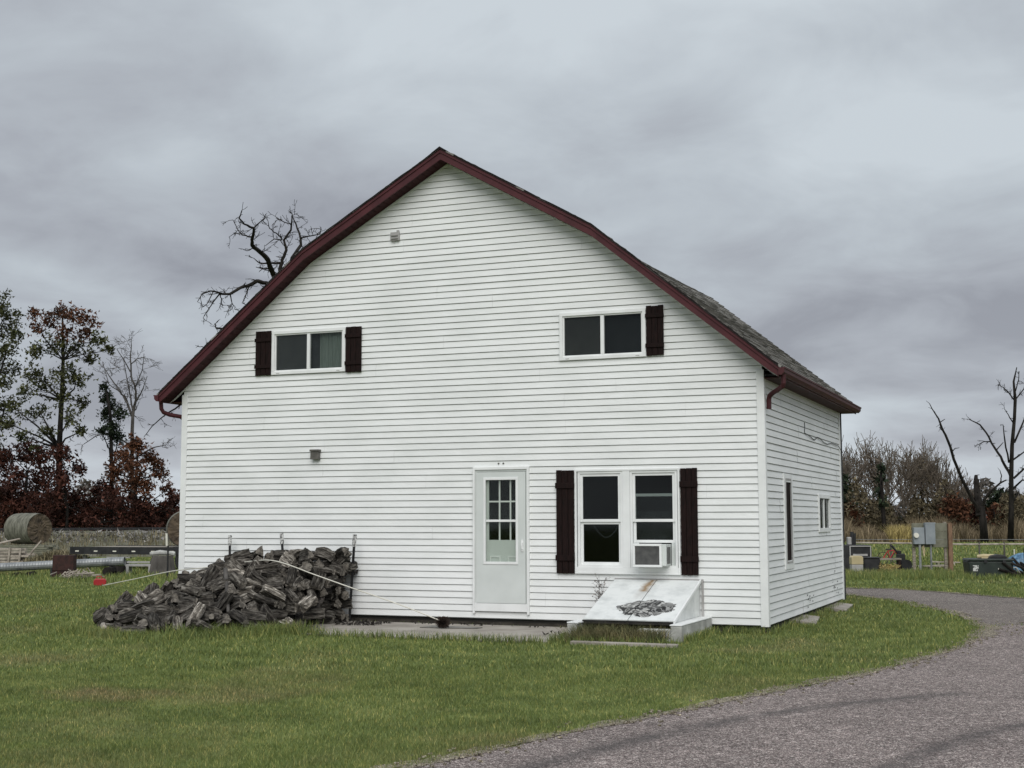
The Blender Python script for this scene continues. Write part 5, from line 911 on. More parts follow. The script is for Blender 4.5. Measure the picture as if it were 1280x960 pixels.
traced_tree('oak_tree', 'tall open tree with green and rust leaves left of the house', DL,
    [(74, 700, 9), (74, 640, 8), (74, 560, 7), (77, 500, 5.5), (79, 450, 4), (78, 395, 2)],
    [('leafrust', [(78, 388, 11), (62, 398, 13), (94, 396, 14), (110, 400, 12), (42, 392, 7), (50, 410, 10), (84, 415, 14), (105, 415, 10)], .8),
     ('leafgreen', [(122, 425, 11), (135, 438, 8), (70, 436, 16), (45, 440, 12), (98, 436, 13), (112, 448, 10), (75, 465, 17), (40, 470, 14), (56, 488, 13), (95, 478, 15), (30, 492, 12), (103, 502, 10), (20, 512, 13), (50, 515, 14), (78, 495, 12), (88, 522, 12), (12, 530, 8), (30, 545, 9), (60, 540, 10), (100, 540, 8), (46, 560, 8)], .72)], 21, dens=1.35, leaf=.23)
traced_tree('oak_tree', 'dense dark green tree at the left edge of the photo', DL+4, [(-22, 700, 13), (-20, 600, 11), (-16, 500, 8), (-8, 420, 4)],
    [('leafgreen', [(4, 378, 12), (-8, 390, 18), (14, 392, 12), (10, 410, 15), (-10, 420, 22), (20, 418, 9), (8, 438, 15), (-12, 455, 20), (14, 460, 11), (4, 478, 13), (-14, 500, 20), (6, 510, 12), (-4, 530, 14), (-20, 550, 20)], 1.0)], 22, dens=1.2, leaf=.22)
traced_tree('cedar_tree', 'narrow dark evergreen beside the bare tree left of the house', DL+2, [(140, 700, 6), (140, 600, 5), (138, 520, 4), (132, 482, 2)],
    [('leafdark', [(130, 484, 5), (132, 496, 9), (140, 508, 12), (150, 520, 8), (132, 520, 8), (140, 535, 13), (126, 538, 6), (148, 548, 10)], 1.5)], 23, dens=1.7, leaf=.2)
LR = [(8, 575, 14), (30, 565, 14), (52, 575, 16), (75, 568, 14), (20, 600, 18), (50, 605, 20), (80, 598, 17), (0, 620, 18), (30, 632, 18), (62, 636, 18), (92, 622, 14), (-20, 600, 25), (88, 645, 14), (10, 650, 14), (45, 655, 14)]
traced_tree('oak_sapling', 'broad low maroon-leaved oak at the left edge beyond the hay bale', DL+1, [(28, 700, 6), (30, 640, 5), (34, 590, 3)], [('leafmaroon', LR[:1]+LR[1:3]+LR[4:6]+LR[7:10]+LR[11:12]+LR[13:], 1.5)], 24, dens=1.9, leaf=.24)
traced_tree('oak_sapling', 'maroon-leaved oak under the tall tree left of the house', DL-1, [(86, 700, 5), (84, 640, 4), (80, 600, 3)], [('leafmaroon', [(75, 568, 14), (80, 598, 17), (92, 622, 14), (88, 645, 14), (66, 620, 14), (104, 640, 10), (98, 585, 9), (70, 650, 12)], 1.4)], 25, dens=1.8, leaf=.24)
traced_tree('oak_sapling', 'rounded rust-red oak next to the left wall of the house', DL, [(170, 700, 6), (168, 650, 5), (170, 600, 4), (172, 570, 2)],
    [('leafrust', [(170, 556, 11), (160, 580, 12), (196, 582, 11), (178, 600, 12), (146, 600, 11), (170, 562, 12), (152, 570, 13), (188, 572, 12), (140, 588, 10), (170, 588, 14), (200, 592, 11), (160, 606, 12), (186, 612, 12), (210, 612, 9)], 1.1), ('leafmaroon', [(112, 632, 11), (106, 650, 11), (120, 618, 10), (140, 618, 12), (226, 640, 11), (216, 626, 10), (130, 610, 12), (150, 632, 15), (180, 636, 16), (205, 636, 13), (128, 640, 14), (218, 650, 10), (160, 652, 13), (192, 656, 12), (115, 655, 10), (224, 622, 8)], 1.5)], 26, dens=1.65, leaf=.22)
def bare_tree(name, label, cat_D, trunk, limbs, seed, bark='bark', tw=2, twl=14, cap=True, group=None, n=4, minr=.012):
    """a leafless tree: limbs followed from the photo get their own distance, then fine twigs in the round"""
    D = cat_D; r = random.Random(seed); base = gnd(trunk[0][0], D); B = Vector(base); t_ = thing(name, label, 'tree', tuple(base), group=group)
    mb = MB(); pts = [Vector(at(x, y, D))-B for x, y, _ in trunk]; pts[0].z = -.2; mb.tube(pts, [w_*D/FPX/2 for *_, w_ in trunk], 9); mb.build('trunk', bark, t_, smooth=True)
    mb = MB()
    for L in limbs:
        dd = 0; sl2 = r.uniform(-.035, .035); P = []; R = []
        p0 = L[0]
        for (x, y, w_) in L:
            dd = sl2*(abs(x-p0[0])+abs(y-p0[1])) ; P.append(Vector(at(x, y, D+dd))-B); R.append(w_*D/FPX/2)
        Q = []; RQ = []
        for i in range(len(P)-1):
            for k in range(3):
                f = k/3; j = r.gauss(0, .18*R[i]+.004) if k else 0; Q.append(P[i].lerp(P[i+1], f)+Vector((j, j*.5, j))); RQ.append(R[i]+(R[i+1]-R[i])*f)
        Q.append(P[-1]); RQ.append(R[-1]); mb.tube(Q, RQ, 6)
        for i in range(1, len(Q)):
            if tw and r.random() < .62:
                d = (Q[i]-Q[i-1]).normalized(); side = Vector((r.gauss(0, 1), r.gauss(0, 1), r.gauss(.1, .9))); e = (d*.5+side).normalized()
                grow(mb, Q[i], e, twl*D/FPX*r.uniform(.35, 1), max(minr, RQ[i]*.35), tw-1, r, [], .5, minr*.6, 0, 4)
    mb.build('branch', bark, t_)
    return t_
z1c = lambda L: [(180+x/4, 240+y/4, w_) for x, y, w_ in L]
DO = 42
bare_tree('dead_oak', 'gnarled leafless dead oak rising behind the left slope of the roof', DO, [(362, 700, 20), (362, 600, 18), (358, 480, 15), (352, 400, 11), (348, 366, 9)], [
    [(352, 385, 8)]+z1c([(650, 420, 6.5), (620, 340, 6), (580, 300, 5), (540, 265, 4.5), (545, 220, 3.4), (548, 180, 3), (500, 160, 2), (475, 130, 1.6), (490, 90, .8)]),
    z1c([(548, 180, 2), (580, 150, 1.4), (605, 133, 1)]), z1c([(540, 225, 2.2), (490, 215, 1.6), (470, 190, 1.3), (445, 140, .8)]), z1c([(480, 215, 1.3), (455, 205, 1), (425, 225, .6)]),
    [(352, 366, 8)]+z1c([(680, 385, 5), (690, 340, 4.2), (712, 290, 3.6), (700, 240, 3), (735, 190, 2.6), (740, 130, 1.8), (740, 105, .8)]),
    z1c([(690, 235, 2), (660, 205, 1.6), (628, 182, 1.2), (620, 145, .7)]), z1c([(735, 160, 1.6), (700, 150, 1.2), (660, 130, .7)]), z1c([(690, 240, 1.8), (650, 235, 1.2), (605, 270, .6)]),
    [(362, 345, 6)]+z1c([(740, 330, 4.4), (785, 265, 4), (780, 220, 3), (760, 160, 2.2), (742, 118, 1), (770, 105, .6)]), z1c([(780, 230, 2), (830, 220, 1.5), (880, 210, 1.2), (885, 175, .6)]),
    [(350, 372, 8)]+z1c([(610, 455, 5.5), (570, 445, 5), (530, 465, 4.6), (480, 480, 3.8), (430, 510, 3.4), (380, 505, 2.6), (330, 495, 1.9), (290, 510, 1.3), (267, 550, .7)]),
    z1c([(380, 505, 2), (350, 545, 1.5), (320, 590, 1.1), (295, 630, .6)]), z1c([(525, 470, 1.8), (505, 530, 1.1), (490, 555, .6)]), z1c([(430, 512, 1.8), (440, 555, 1.1), (455, 572, .6)]), z1c([(383, 508, 1.5), (385, 550, 1), (392, 576, .6)]), z1c([(345, 500, 1.5), (315, 560, 1), (295, 575, .6)]), z1c([(310, 500, 1), (285, 498, .6)]),
    z1c([(680, 355, 3.4), (640, 355, 2.6), (580, 355, 1.8), (550, 332, .9)]), z1c([(650, 385, 2), (600, 385, 1.4), (560, 375, .8)]),
    [(356, 420, 7), (320, 405, 5), (290, 415, 3.6), (270, 410, 2.2), (268, 405, 1)], [(356, 450, 7), (310, 440, 5), (270, 440, 3), (254, 434, 1.2), (248, 433, .6)],
    [(360, 500, 9), (310, 486, 6), (262, 484, 4), (229, 503, 3), (219, 511, 2.4), (210, 516, 2), (201, 523, 1.7), (190, 533, 1.4), (180, 546, .9)]], 31, tw=2, twl=13, minr=.012)
bare_tree('bare_tree', 'thin grey leafless tree standing above the rust-red oaks left of the house', DL+3, [(166, 700, 6), (165, 600, 5), (165, 545, 4.5), (166, 520, 4)], [
    [(166, 520, 4), (170, 500, 3), (169, 485, 2.6), (164, 470, 2.2), (163, 450, 1.7), (164, 436, 1.2), (164, 424, .8)], [(166, 522, 3.4), (158, 500, 2.6), (150, 488, 2), (140, 475, 1.5), (132, 462, 1)], [(160, 505, 2), (152, 492, 1.5), (136, 480, 1), (128, 452, .8)],
    [(168, 505, 2.4), (176, 492, 1.6), (180, 482, 1), (184, 470, .7)], [(163, 465, 1.6), (155, 450, 1.2), (146, 436, .8)], [(164, 455, 1.4), (172, 448, 1), (182, 446, .7)], [(169, 485, 1.6), (178, 462, 1), (180, 442, .7)], [(166, 512, 2.4), (162, 490, 1.6), (158, 470, 1.1), (154, 448, .7)],
    [(165, 560, 2.4), (140, 540, 1.6), (120, 545, 1.2), (105, 555, .8)], [(165, 575, 2.4), (190, 560, 1.5), (208, 556, .8)]], 33, 'barkgrey', tw=3, twl=17, minr=.014)
# behind the field on the right
DR = 90
bare_tree('dead_tree', 'dead tree with one long bare limb leaning left and a broken stub', DR, [(1231, 680, 11), (1229, 655, 9.5), (1226, 632, 8.5)], [
    [(1226, 632, 7), (1223, 638, 6), (1213, 619, 4.6), (1198, 588, 3.8), (1182, 544, 3), (1173, 523, 2), (1162, 504.6, .9)], [(1176, 535, 1.6), (1175, 528, 1.3), (1181, 524, .8)], [(1190, 565, 1.5), (1194, 560, .8)], [(1180, 540, 1.6), (1174, 534, .9)],
    [(1226, 635, 6), (1231, 623, 4), (1240, 613, 3), (1250, 604, 2.2), (1258, 600, 1.5)], [(1250, 604, 1.8), (1252, 595, 1.4), (1250, 588, .8)],
    [(1224, 645, 9), (1222, 620, 8), (1221, 600, 6.5), (1220, 594, 4)]], 41, tw=1, twl=7, minr=.02)
bare_tree('dead_tree', 'tall upright dead tree with many bare limbs at the right edge of the photo', DR, [(1263, 680, 8), (1264, 638, 6.6), (1264, 594, 5.6), (1265, 557, 4.8), (1268, 523, 4), (1269, 500, 4), (1267, 477, 2.6), (1271, 459, 1)], [
    [(1263, 594, 4), (1255, 580, 3.4), (1248, 567, 3), (1236, 546, 2.4), (1225, 531, 2), (1211, 524, 1)], [(1246, 562, 1.8), (1254, 553, .9)], [(1238, 552, 1.6), (1230, 552, 1.2), (1222, 556, .7)], [(1261, 578, 2.4), (1256, 550, 1.8), (1254, 532, 1)], [(1267, 598, 3), (1280, 586, 2.4), (1296, 575, 1)],
    [(1266, 575, 2.6), (1280, 565, 1.6), (1290, 552, .8)], [(1268, 553, 2.8), (1278, 530, 2.2), (1290, 500, 1.2)], [(1268, 500, 2), (1261, 491, 1.6), (1254, 484, 1.2), (1247, 481, .7)], [(1269, 500, 2), (1280, 486, 1.4), (1284, 470, .8)], [(1268, 530, 2), (1262, 522, 1.4), (1257, 513, .8)], [(1269, 490, 1.6), (1273, 476, 1.2), (1274, 464, .8)], [(1265, 612, 3), (1278, 600, 2), (1288, 603, 1)], [(1264, 630, 3), (1272, 618, 2), (1274, 612, 1)]], 42, tw=2, twl=9, minr=.02)
DW = 112
def wood_tree(x, top, seed, lb, trunkw=3.0, bark='barkgrey'):
    D = DW+random.Random(seed).uniform(-9, 12); r = random.Random(seed); base = gnd(x, D); bark = 'twigbark'; t_ = thing('bare_tree', lb, 'tree', tuple(base), group='bare trees of the wood behind the field')
    H = (at(x, top, D)-base)[2]; mb = MB(); pts = [Vector((r.gauss(0, .1)*i, r.gauss(0, .1)*i, H*.5*i/4)) for i in range(5)]; R0 = trunkw*D/FPX/2; mb.tube(pts, [R0*(1-.1*i) for i in range(5)], 6); mb.build('trunk', bark, t_, smooth=True)
    mb = MB()
    for i in range(2, 5):
        for _ in range(2 if i < 4 else 4):
            d = Vector((r.gauss(0, .5), r.gauss(0, .5), 1.1)).normalized(); grow(mb, pts[i], d, H*r.uniform(.20, .30), R0*.45, 3, r, [], .3, .020, .25, 4)
    mb.build('branch', bark, t_); return t_
wt = []
for i, (x, top) in enumerate(((1052, 572), (1062, 562), (1074, 568), (1086, 560), (1097, 565), (1107, 556), (1118, 562), (1128, 572), (1139, 568), (1150, 566), (1161, 574), (1171, 572), (1183, 582), (1193, 592), (1204, 598))):
    wt.append(wood_tree(x, top, 60+i, 'bare grey tree in the wood behind the field', 2.6+(i*7 % 3)*.5))
for i in (4, 8):
    pass
traced_tree('ivy_tree', 'dark tree with dull foliage in the middle of the far wood', DW-14, [(1104, 675, 6), (1104, 640, 5), (1102, 610, 4), (1101, 580, 2)], [('leafdark', [(1101, 586, 5), (1102, 600, 7), (1101, 616, 8), (1103, 630, 7)], .8)], 71, dens=.6, leaf=.3)
traced_tree('green_tree', 'olive green leafy tree right of centre in the wood right of the house', DW-4, [(1152, 675, 4), (1152, 620, 3), (1152, 585, 2)], [('brush_olive', [(1152, 582, 9), (1143, 595, 10), (1162, 597, 10), (1150, 612, 13), (1165, 618, 10), (1138, 618, 10)], .5)], 72, dens=.35, leaf=.32)
traced_tree('cedar_tree', 'dark evergreen behind the dead trees at the right edge of the photo', DW+4, [(1250, 670, 5), (1250, 640, 4), (1252, 616, 3)], [('leafdark', [(1252, 618, 7), (1243, 624, 8), (1262, 624, 8), (1248, 634, 10), (1262, 638, 9), (1236, 636, 7)], 1.5)], 73, dens=.9, leaf=.4)
traced_tree('cedar_tree', 'small dark tree just behind the back corner of the house', DW-8, [(1056, 670, 5), (1056, 640, 4), (1056, 600, 3)], [('leafdark', [(1055, 598, 6), (1058, 612, 8), (1050, 625, 9), (1062, 628, 8)], .8)], 74, dens=.8, leaf=.35)
for i, (x, y, R, mn, lb) in enumerate(((1192, 628, 12, 'leafrust', 'rust-red shrub at the edge of the wood, left of the leaning dead tree'), (1214, 632, 11, 'leafmaroon', 'dark red shrub behind the leaning dead tree'), (1243, 640, 9, 'leafrust', 'rust-brown shrub between the two dead trees'), (1060, 640, 11, 'leafrust', 'orange-brown shrub beyond the back corner of the house'))):
    traced_tree('shrub', lb, DW-12+i, [(x, 672, 3), (x, 655, 2), (x, y, 1.5)], [(mn, [(x, y-3, R*.7), (x-R*.7, y+4, R*.7), (x+R*.7, y+5, R*.7), (x, y+12, R*.9), (x-R, y+16, R*.7), (x+R, y+17, R*.7)], 1.0)], 80+i, dens=1.1, leaf=.34)
# masses that read as one: far wood, understorey, reeds
def band(x0, x1, D0, D1, n, hfun, seed):
    r = np.random.default_rng(seed); P = []
    px = r.uniform(x0, x1, n); D = r.uniform(D0, D1, n)
    B = np.array([at(a, 600, d) for a, d in zip(px, D)]); B[:, 2] = GZ; return px, D, B, r
px_, D_, B_, r_ = band(-500, 1900, 150, 175, 42000, None, 5)
hm = (4.0+1.4*np.sin(px_*.021)+1.0*np.sin(px_*.057+1)+.6*np.sin(px_*.19)); B_[:, 2] += r_.random(len(px_))**.7*hm
o = cards('far_wood', B_, .5, 'twigs', seed=6); tag(o, 'grey-brown distant wood along the horizon', 'wood', kind='stuff')
px_, D_, B_, r_ = band(560, 1500, 100, 118, 60000, None, 7)
hm = 3.0+1.0*np.sin(px_*.06)+.7*np.sin(px_*.17+2); B_[:, 2] += r_.random(len(px_))**.8*hm
o = cards('undergrowth', B_, .22, 'brush_olive', seed=8); tag(o, 'olive and brown brush under the bare trees beyond the field', 'brush', kind='stuff')
px_, D_, B_, r_ = band(-300, 330, 73, 80, 26000, None, 9)
B_[:, 2] += r_.random(len(px_))**.8*(2.5+.5*np.sin(px_*.05)); o = cards('undergrowth', B_, .17, 'leafmaroon', seed=10); tag(o, 'dark maroon brush behind the railway bank on the left', 'brush', kind='stuff')
px_, D_, B_, r_ = band(560, 1500, 92, 101, 27000, None, 11)
hh = np.clip(1.25+.35*np.sin(px_*.05)+.25*np.sin(px_*.21), .6, 2)
o = blades('reeds', B_, hh, .05, 'reed', lean=.4, seed=12); tag(o, 'tall tan dry grass and reeds at the far side of the field', 'reeds', kind='stuff')
px_, D_, B_, r_ = band(1110, 1135, 86, 92, 900, None, 13)
o = blades('yellow_weeds', B_, 1.15, .06, 'yellowweed', lean=.35, seed=14); tag(o, 'yellow dry weeds beside the dark trunk beyond the rail', 'weeds', kind='stuff')
px_, D_, B_, r_ = band(1050, 1215, 36.5, 40.5, 5200, None, 15)
o = blades('weed_strip', B_, .20, .012, 'grassblade', lean=.3, seed=16); tag(o, 'strip of longer unmown grass along the far side of the drive', 'grass', kind='stuff')
px_, D_, B_, r_ = band(1215, 1330, 36.5, 40, 1800, None, 17)
o = blades('weed_strip', B_, .16, .016, 'grassblade', lean=.3, seed=18); tag(o, 'strip of grass around the dark poly box', 'grass', kind='stuff')
px_, D_, B_, r_ = band(1050, 1400, 44, 90, 9000, None, 19)
o = blades('pasture_grass', B_, .14, .05, 'grassblade', lean=.5, seed=20); tag(o, 'short green pasture beyond the rail', 'grass', kind='stuff')
px_, D_, B_, r_ = band(-120, 235, 36, 45, 6500, None, 21)
o = blades('rough_grass', B_, .15, .018, 'grassblade', lean=.4, seed=22); tag(o, 'rough grass around the scrap left of the house', 'grass', kind='stuff')
# ------------------------------------------------------------------ railway bank, left
def bankline(px): return 63+ (px-60)*.02
xs_ = np.arange(-500, 760, 12); prof = [(-4.5, GZ-.05), (-3.6, .10), (-1.4, .82), (-.2, 1.00), (2.4, 1.00), (3.6, .82), (7.0, GZ-.05)]
V = []
for a in xs_:
    for k, (d, z) in enumerate(prof):
        p = at(a, 600, bankline(a)+d); V.append((p[0], p[1], z+(rnd.uniform(-.05, .05) if 0 < k < 6 else 0)))
V = np.array(V); k = len(prof); i = (np.arange(len(xs_)-1)[:, None]*k+np.arange(k-1)[None]).ravel()
mat('bankearth', (.075, .075, .045), (.15, .145, .11), .95, 2.2, 8, .6, 12, coord='World')
fastmesh('railway_bank', V, np.stack([i, i+1, i+k+1, i+k], 1), 'bankearth', kind='structure')
r_ = np.random.default_rng(3); n = 9000; a = r_.uniform(-500, 760, n); u = r_.random(n)**.8; d = -4.3+u*3.0
P = np.array([at(x, 600, bankline(x)+q) for x, q in zip(a, d)]); P[:, 2] = np.interp(d, [q[0] for q in prof], [q[1] for q in prof])
tag(blades('bank_grass', P, .30, .030, 'wheat', lean=.3, seed=4), 'pale dry grass covering the slope of the railway bank', 'grass', kind='stuff')
n = 5000; a = r_.uniform(-500, 760, n); d = r_.uniform(-2.3, -.3, n); P = np.array([at(x, 600, bankline(x)+q) for x, q in zip(a, d)]); P[:, 2] = np.interp(d, [q[0] for q in prof], [q[1] for q in prof])+.02
mat('ballast', (.12, .115, .11), (.30, .285, .265), .9, 3, 5, coord='World', attr=True)
tag(cards('ballast', P, .16, 'ballast', seed=2), 'grey stone ballast below the rails', 'ballast', kind='stuff')
trk = thing('railway_track', 'dark steel rails along the top of the bank left of the house', 'railway track', tuple(at(60, 600, bankline(60)) * np.array([1, 1, 0])+np.array([0, 0, 1.0])))
T0 = Vector(trk.location)
for off in (.25, 1.7):
    mb = MB(); pts = [Vector((*at(x, 600, bankline(x)+off)[:2], 1.12))-T0 for x in np.arange(-480, 740, 40)]; mb.tube(pts, .065, 4); mb.build('rail', 'black', trk)
# scrap and stores, left -------------------------------------------------------
def loc_at(px, D, z=GZ): p = gnd(px, D, z); return tuple(p)
FR = math.radians(-YAW)                                          # things that lie square to the view turn by this
def bale(px, py, D, zc, dia, ln, rz, lb):
    p = at(px, py, D); t_ = thing('hay_bale', lb, 'hay bale', (p[0], p[1], zc-dia/2), rz, 'round hay bales')
    mb = MB(); K = 40; S = 14; r = random.Random(int(px)); R = dia/2
    for s_ in range(S+1):
        x = -ln/2+ln*s_/S; e = 1-.045*(abs(2*s_/S-1)**6)
        for j in range(K):
            a_ = 2*PI*j/K; rr_ = R*e*(1+.012*math.sin(s_*2.4)+r.uniform(-.008, .008)); mb.v.append((x, rr_*math.cos(a_), R+rr_*math.sin(a_)*(1 if math.sin(a_) > -.86 else .97)))
    for s_ in range(S):
        for j in range(K): mb.f.append((s_*K+j, s_*K+(j+1) % K, (s_+1)*K+(j+1) % K, (s_+1)*K+j)); mb.m.append(0)
    mb.build('net_wrap', 'haynet', t_, smooth=True)
    for e in (-1, 1):
        mb = MB(); n0 = 0
        rings = [R*.955, R*.8, R*.6, R*.4, R*.2]
        for q, rg in enumerate(rings):
            for j in range(K): a_ = 2*PI*j/K; mb.v.append((e*(ln/2-.01+r.uniform(0, .045)), rg*math.cos(a_), R+rg*math.sin(a_)))
        for q in range(len(rings)-1):
            for j in range(K): mb.f.append((q*K+j, q*K+(j+1) % K, (q+1)*K+(j+1) % K, (q+1)*K+j)); mb.m.append(0)
        mb.f.append(tuple((len(rings)-1)*K+j for j in range(K))); mb.m.append(0); mb.build('bale_end', 'hayend', t_)
    return t_
# low mouldering stack carrying the left bale
D1 = 52
old = gnd(38, D1); mb = MB(); r = random.Random(4)
for L2 in range(9):
    for q in range(5):
        sx = 1.35-.05*L2+r.uniform(-.15, .1); mb.box(-sx, sx, -.55+q*.22, -.36+q*.22, L2*.08, L2*.08+.07, M=Matrix.Rotation(r.uniform(-.04, .04), 4, 'Z'))
o = mb.build('lumber_stack', 'lumber', loc=tuple(old)); o.rotation_euler = (0, 0, FR); tag(o, 'low stack of weathered grey boards under the left hay bale', 'lumber')
bale(35, 655.5, D1, GZ+.73+.60, 1.20, 1.35, FR-.55, 'round hay bale in faded green net wrap on a low grey stack at the left')
tl = loc_at(150, 44)
# flatbed trailer
D2 = 44; e0, e1 = gnd(92, D2+1.2), gnd(300, D2-1.0); mid = (e0+e1)/2; ang = math.atan2(e1[1]-e0[1], e1[0]-e0[0]); LT = float(np.linalg.norm(e1-e0))
tr_ = thing('flatbed_trailer', 'black flatbed trailer with white reflectors along its side, partly behind the house', 'trailer', tuple(mid), ang)
zt = 1.54-(684-649)/FPX*D2+.12+.0
zt = (1.54-(683.5-649)/FPX*D2)-GZ
mb = MB(); mb.box(-LT/2, LT/2, 0, 2.4, zt-.06, zt); mb.build('deck', 'oldwood', tr_)
mb = MB(); mb.box(-LT/2-.02, LT/2+.02, -.06, -.002, zt-.22, zt+.02); mb.box(-LT/2-.02, LT/2, 2.402, 2.46, zt-.22, zt+.02)
for q in np.arange(-LT/2+.3, LT/2, .6): mb.box(q, q+.08, 0, 2.4, zt-.2, zt-.062)
mb.build('frame', 'black', tr_)
for q in np.arange(-LT/2+.2, LT/2, .74): mb = MB(); mb.box(q, q+.14, -.066, -.0605, zt-.14, zt-.10); mb.build('reflector', 'ivory', tr_)
for q in (1.2, 2.15):
    for yy in (-.02, 2.2):
        mb = MB(); mb.tube([(q, yy, .36), (q, yy+.22, .36)], .36, 20); wh = mb.build('wheel', 'black', tr_); mb = MB(); mb.tube([(q, yy-.006, .36), (q, yy+.05, .36)], .17, 14); mb.build('rim', 'galv', wh)
mb = MB(); mb.box(-LT/2+.3, -LT/2+.42, .2, .3, 0, zt-.26); mb.box(-LT/2+1.4, -LT/2+2.3, .0, .1, .28, .33); mb.box(-LT/2+1.4, -LT/2+2.3, .0, .1, .42, .46); mb.build('jack_stand', 'greyplastic', tr_)
bale(231, 664, D2+1.0, GZ+zt+.60, 1.20, 1.3, ang-.95, 'round hay bale on the trailer half hidden by the left wall of the house')
# long galvanised culvert pipe
a, b2 = np.array(at(-60, 706.5, 40.5)), np.array(at(156, 695.5, 40.5)); a[2] = GZ+.19; b2[2] = GZ+.43
o = thing('culvert_pipe', 'long grey metal pipe lying above the grass left of the house', 'pipe', tuple((a+b2)/2))
c_ = Vector((a+b2)/2); mb = MB(); pts = [Vector(a+(b2-a)*f)-c_ for f in np.linspace(0, 1, 120)]; mb.tube(pts, [.125+(.007 if i % 2 else 0) for i in range(120)], 14, cap=False); mb.tube([pts[0], pts[-1]], .112, 14, cap=False); mb.build('pipe_body', 'galv', o)
for px, hgt in ((25, .10), (43, .13), (140, .27)):
    p = gnd(px, 40.5); mb = MB(); mb.tube([(-.0, -.35, hgt/2), (0, .35, hgt/2)], hgt/2+.015, 9); q = mb.build('log_chock', 'bark', loc=tuple(p)); q.rotation_euler = (0, 0, FR+.1)
    tag(q, {25: 'small dark round log under the left end of the long grey pipe', 43: 'second small dark log under the long grey pipe', 140: 'dark log propping the right end of the long grey pipe'}[px], 'log')
# rusty sheet box
p = gnd(82, 39); rb = thing('rusty_cabinet', 'rusty brown upright metal cabinet standing in front of the long grey pipe', 'cabinet', tuple(p), FR)
mb = MB(); mb.box(-.30, .30, -.02, .28, .22, .66); mb.build('upper_box', 'rust', rb, bevel=.01); mb = MB(); mb.box(-.31, .22, .0, .26, .0, .218); mb.build('lower_box', 'rust', rb, bevel=.01)
mb = MB(); mb.box(-.36, -.312, 0, .05, -.05, .3); mb.build('leg', 'black', rb)
# pale picket stack
p = gnd(10, 47); pk = thing('picket_stack', 'stack of pale split boards with upright stakes at the left edge below the hay bale', 'wood stack', tuple(p), FR)
r = random.Random(6)
for L2 in range(7):
    mb = MB()
    for q in range(3): z = L2*.105; x0 = r.uniform(-1.0, -.8); mb.box(x0, x0+r.uniform(1.5, 1.85), -.3+q*.2, -.14+q*.2, z, z+.075, M=Matrix.Rotation(r.uniform(-.03, .03), 4, 'Y'))
    mb.build('board', 'palewood', pk)
for q in (.18, .55): mb = MB(); mb.box(q, q+.06, -.36, -.31, 0, .75, M=Matrix.Rotation(.08, 4, 'Y')); mb.build('stake', 'palewood', pk)
for (x0, z0, x1, z1_, lb) in ((-.7, .72, .5, 1.02, 'long pale pole lying on top of the picket stack at the left edge'), (.75, .3, 1.25, .95, 'grey pole leaning beside the picket stack below the hay bale')):
    mb = MB(); mb.tube([(x0, -.1, z0), ((x0+x1)/2, -.08, (z0+z1_)/2+.02), (x1, -.05, z1_)], [.04, .036, .03], 7); o = mb.build('pole', 'palewood', loc=tuple(p)); o.rotation_euler = (0, 0, FR); tag(o, lb, 'pole')
# brown rotting hay heap
p = gnd(75, 45.5); mb = MB(); P = []
r = np.random.default_rng(5); n = 2600; X = r.normal(0, .55, n); X = X[abs(X) < 1.1]; n = len(X); Z = r.random(n)*(.72-.35*abs(X)); Y = r.uniform(-.4, .5, n); P = np.stack([X, Y, np.zeros(n)], 1)
hp = blades('hay_heap', np.stack([X, Y, Z*.75], 1), .22, .04, 'wheat', lean=.6, seed=3, kind=None); hp.location = tuple(p); hp.rotation_euler = (0, 0, FR); tag(hp, 'heap of loose brown hay between the hay bale and the rusty cabinet', 'hay heap', kind='stuff')
# brushwood beside the cabinet
p = gnd(97, 38.5); bw = MB(); r2 = random.Random(8)
for _ in range(60):
    a_ = Vector((r2.gauss(0, .25), r2.gauss(0, .2), r2.uniform(.0, .22))); d = Vector((r2.gauss(0, 1), r2.gauss(0, 1), r2.gauss(.1, .45))).normalized()*r2.uniform(.15, .4); bw.tube([a_-d*.5, a_+d*.5], [.02, .012], 5)
for _ in range(4): a_ = Vector((.3, r2.gauss(0, .1), r2.uniform(.1, .2))); bw.tube([a_, a_+Vector((r2.uniform(.3, .7), 0, .03))], .018, 5)
o = bw.build('brush_heap', 'palewood', loc=tuple(p)); tag(o, 'tangle of pale dead sticks beside the rusty cabinet', 'stick heap', kind='stuff')
# red fuel can
p = gnd(128.5, 34.6); gc = thing('fuel_can', 'small red plastic fuel can on the grass left of the firewood heap', 'fuel can', tuple(p), FR+.2)
mb = MB(); mb.prism([(-.15, 0), (.15, 0), (.155, .13), (.12, .18), (-.12, .18), (-.155, .13)], -.09, .09, 'y'); mb.build('can_body', 'redplastic', gc, bevel=.02)
mb = MB(); mb.tube([(-.09, 0, .17), (-.08, 0, .235), (.03, 0, .235), (.05, 0, .17)], .014, 6); mb.build('handle', 'redplastic', gc); mb = MB(); mb.tube([(.09, 0, .17), (.13, 0, .26)], [.022, .012], 7); mb.build('spout', 'yellowweed', gc)
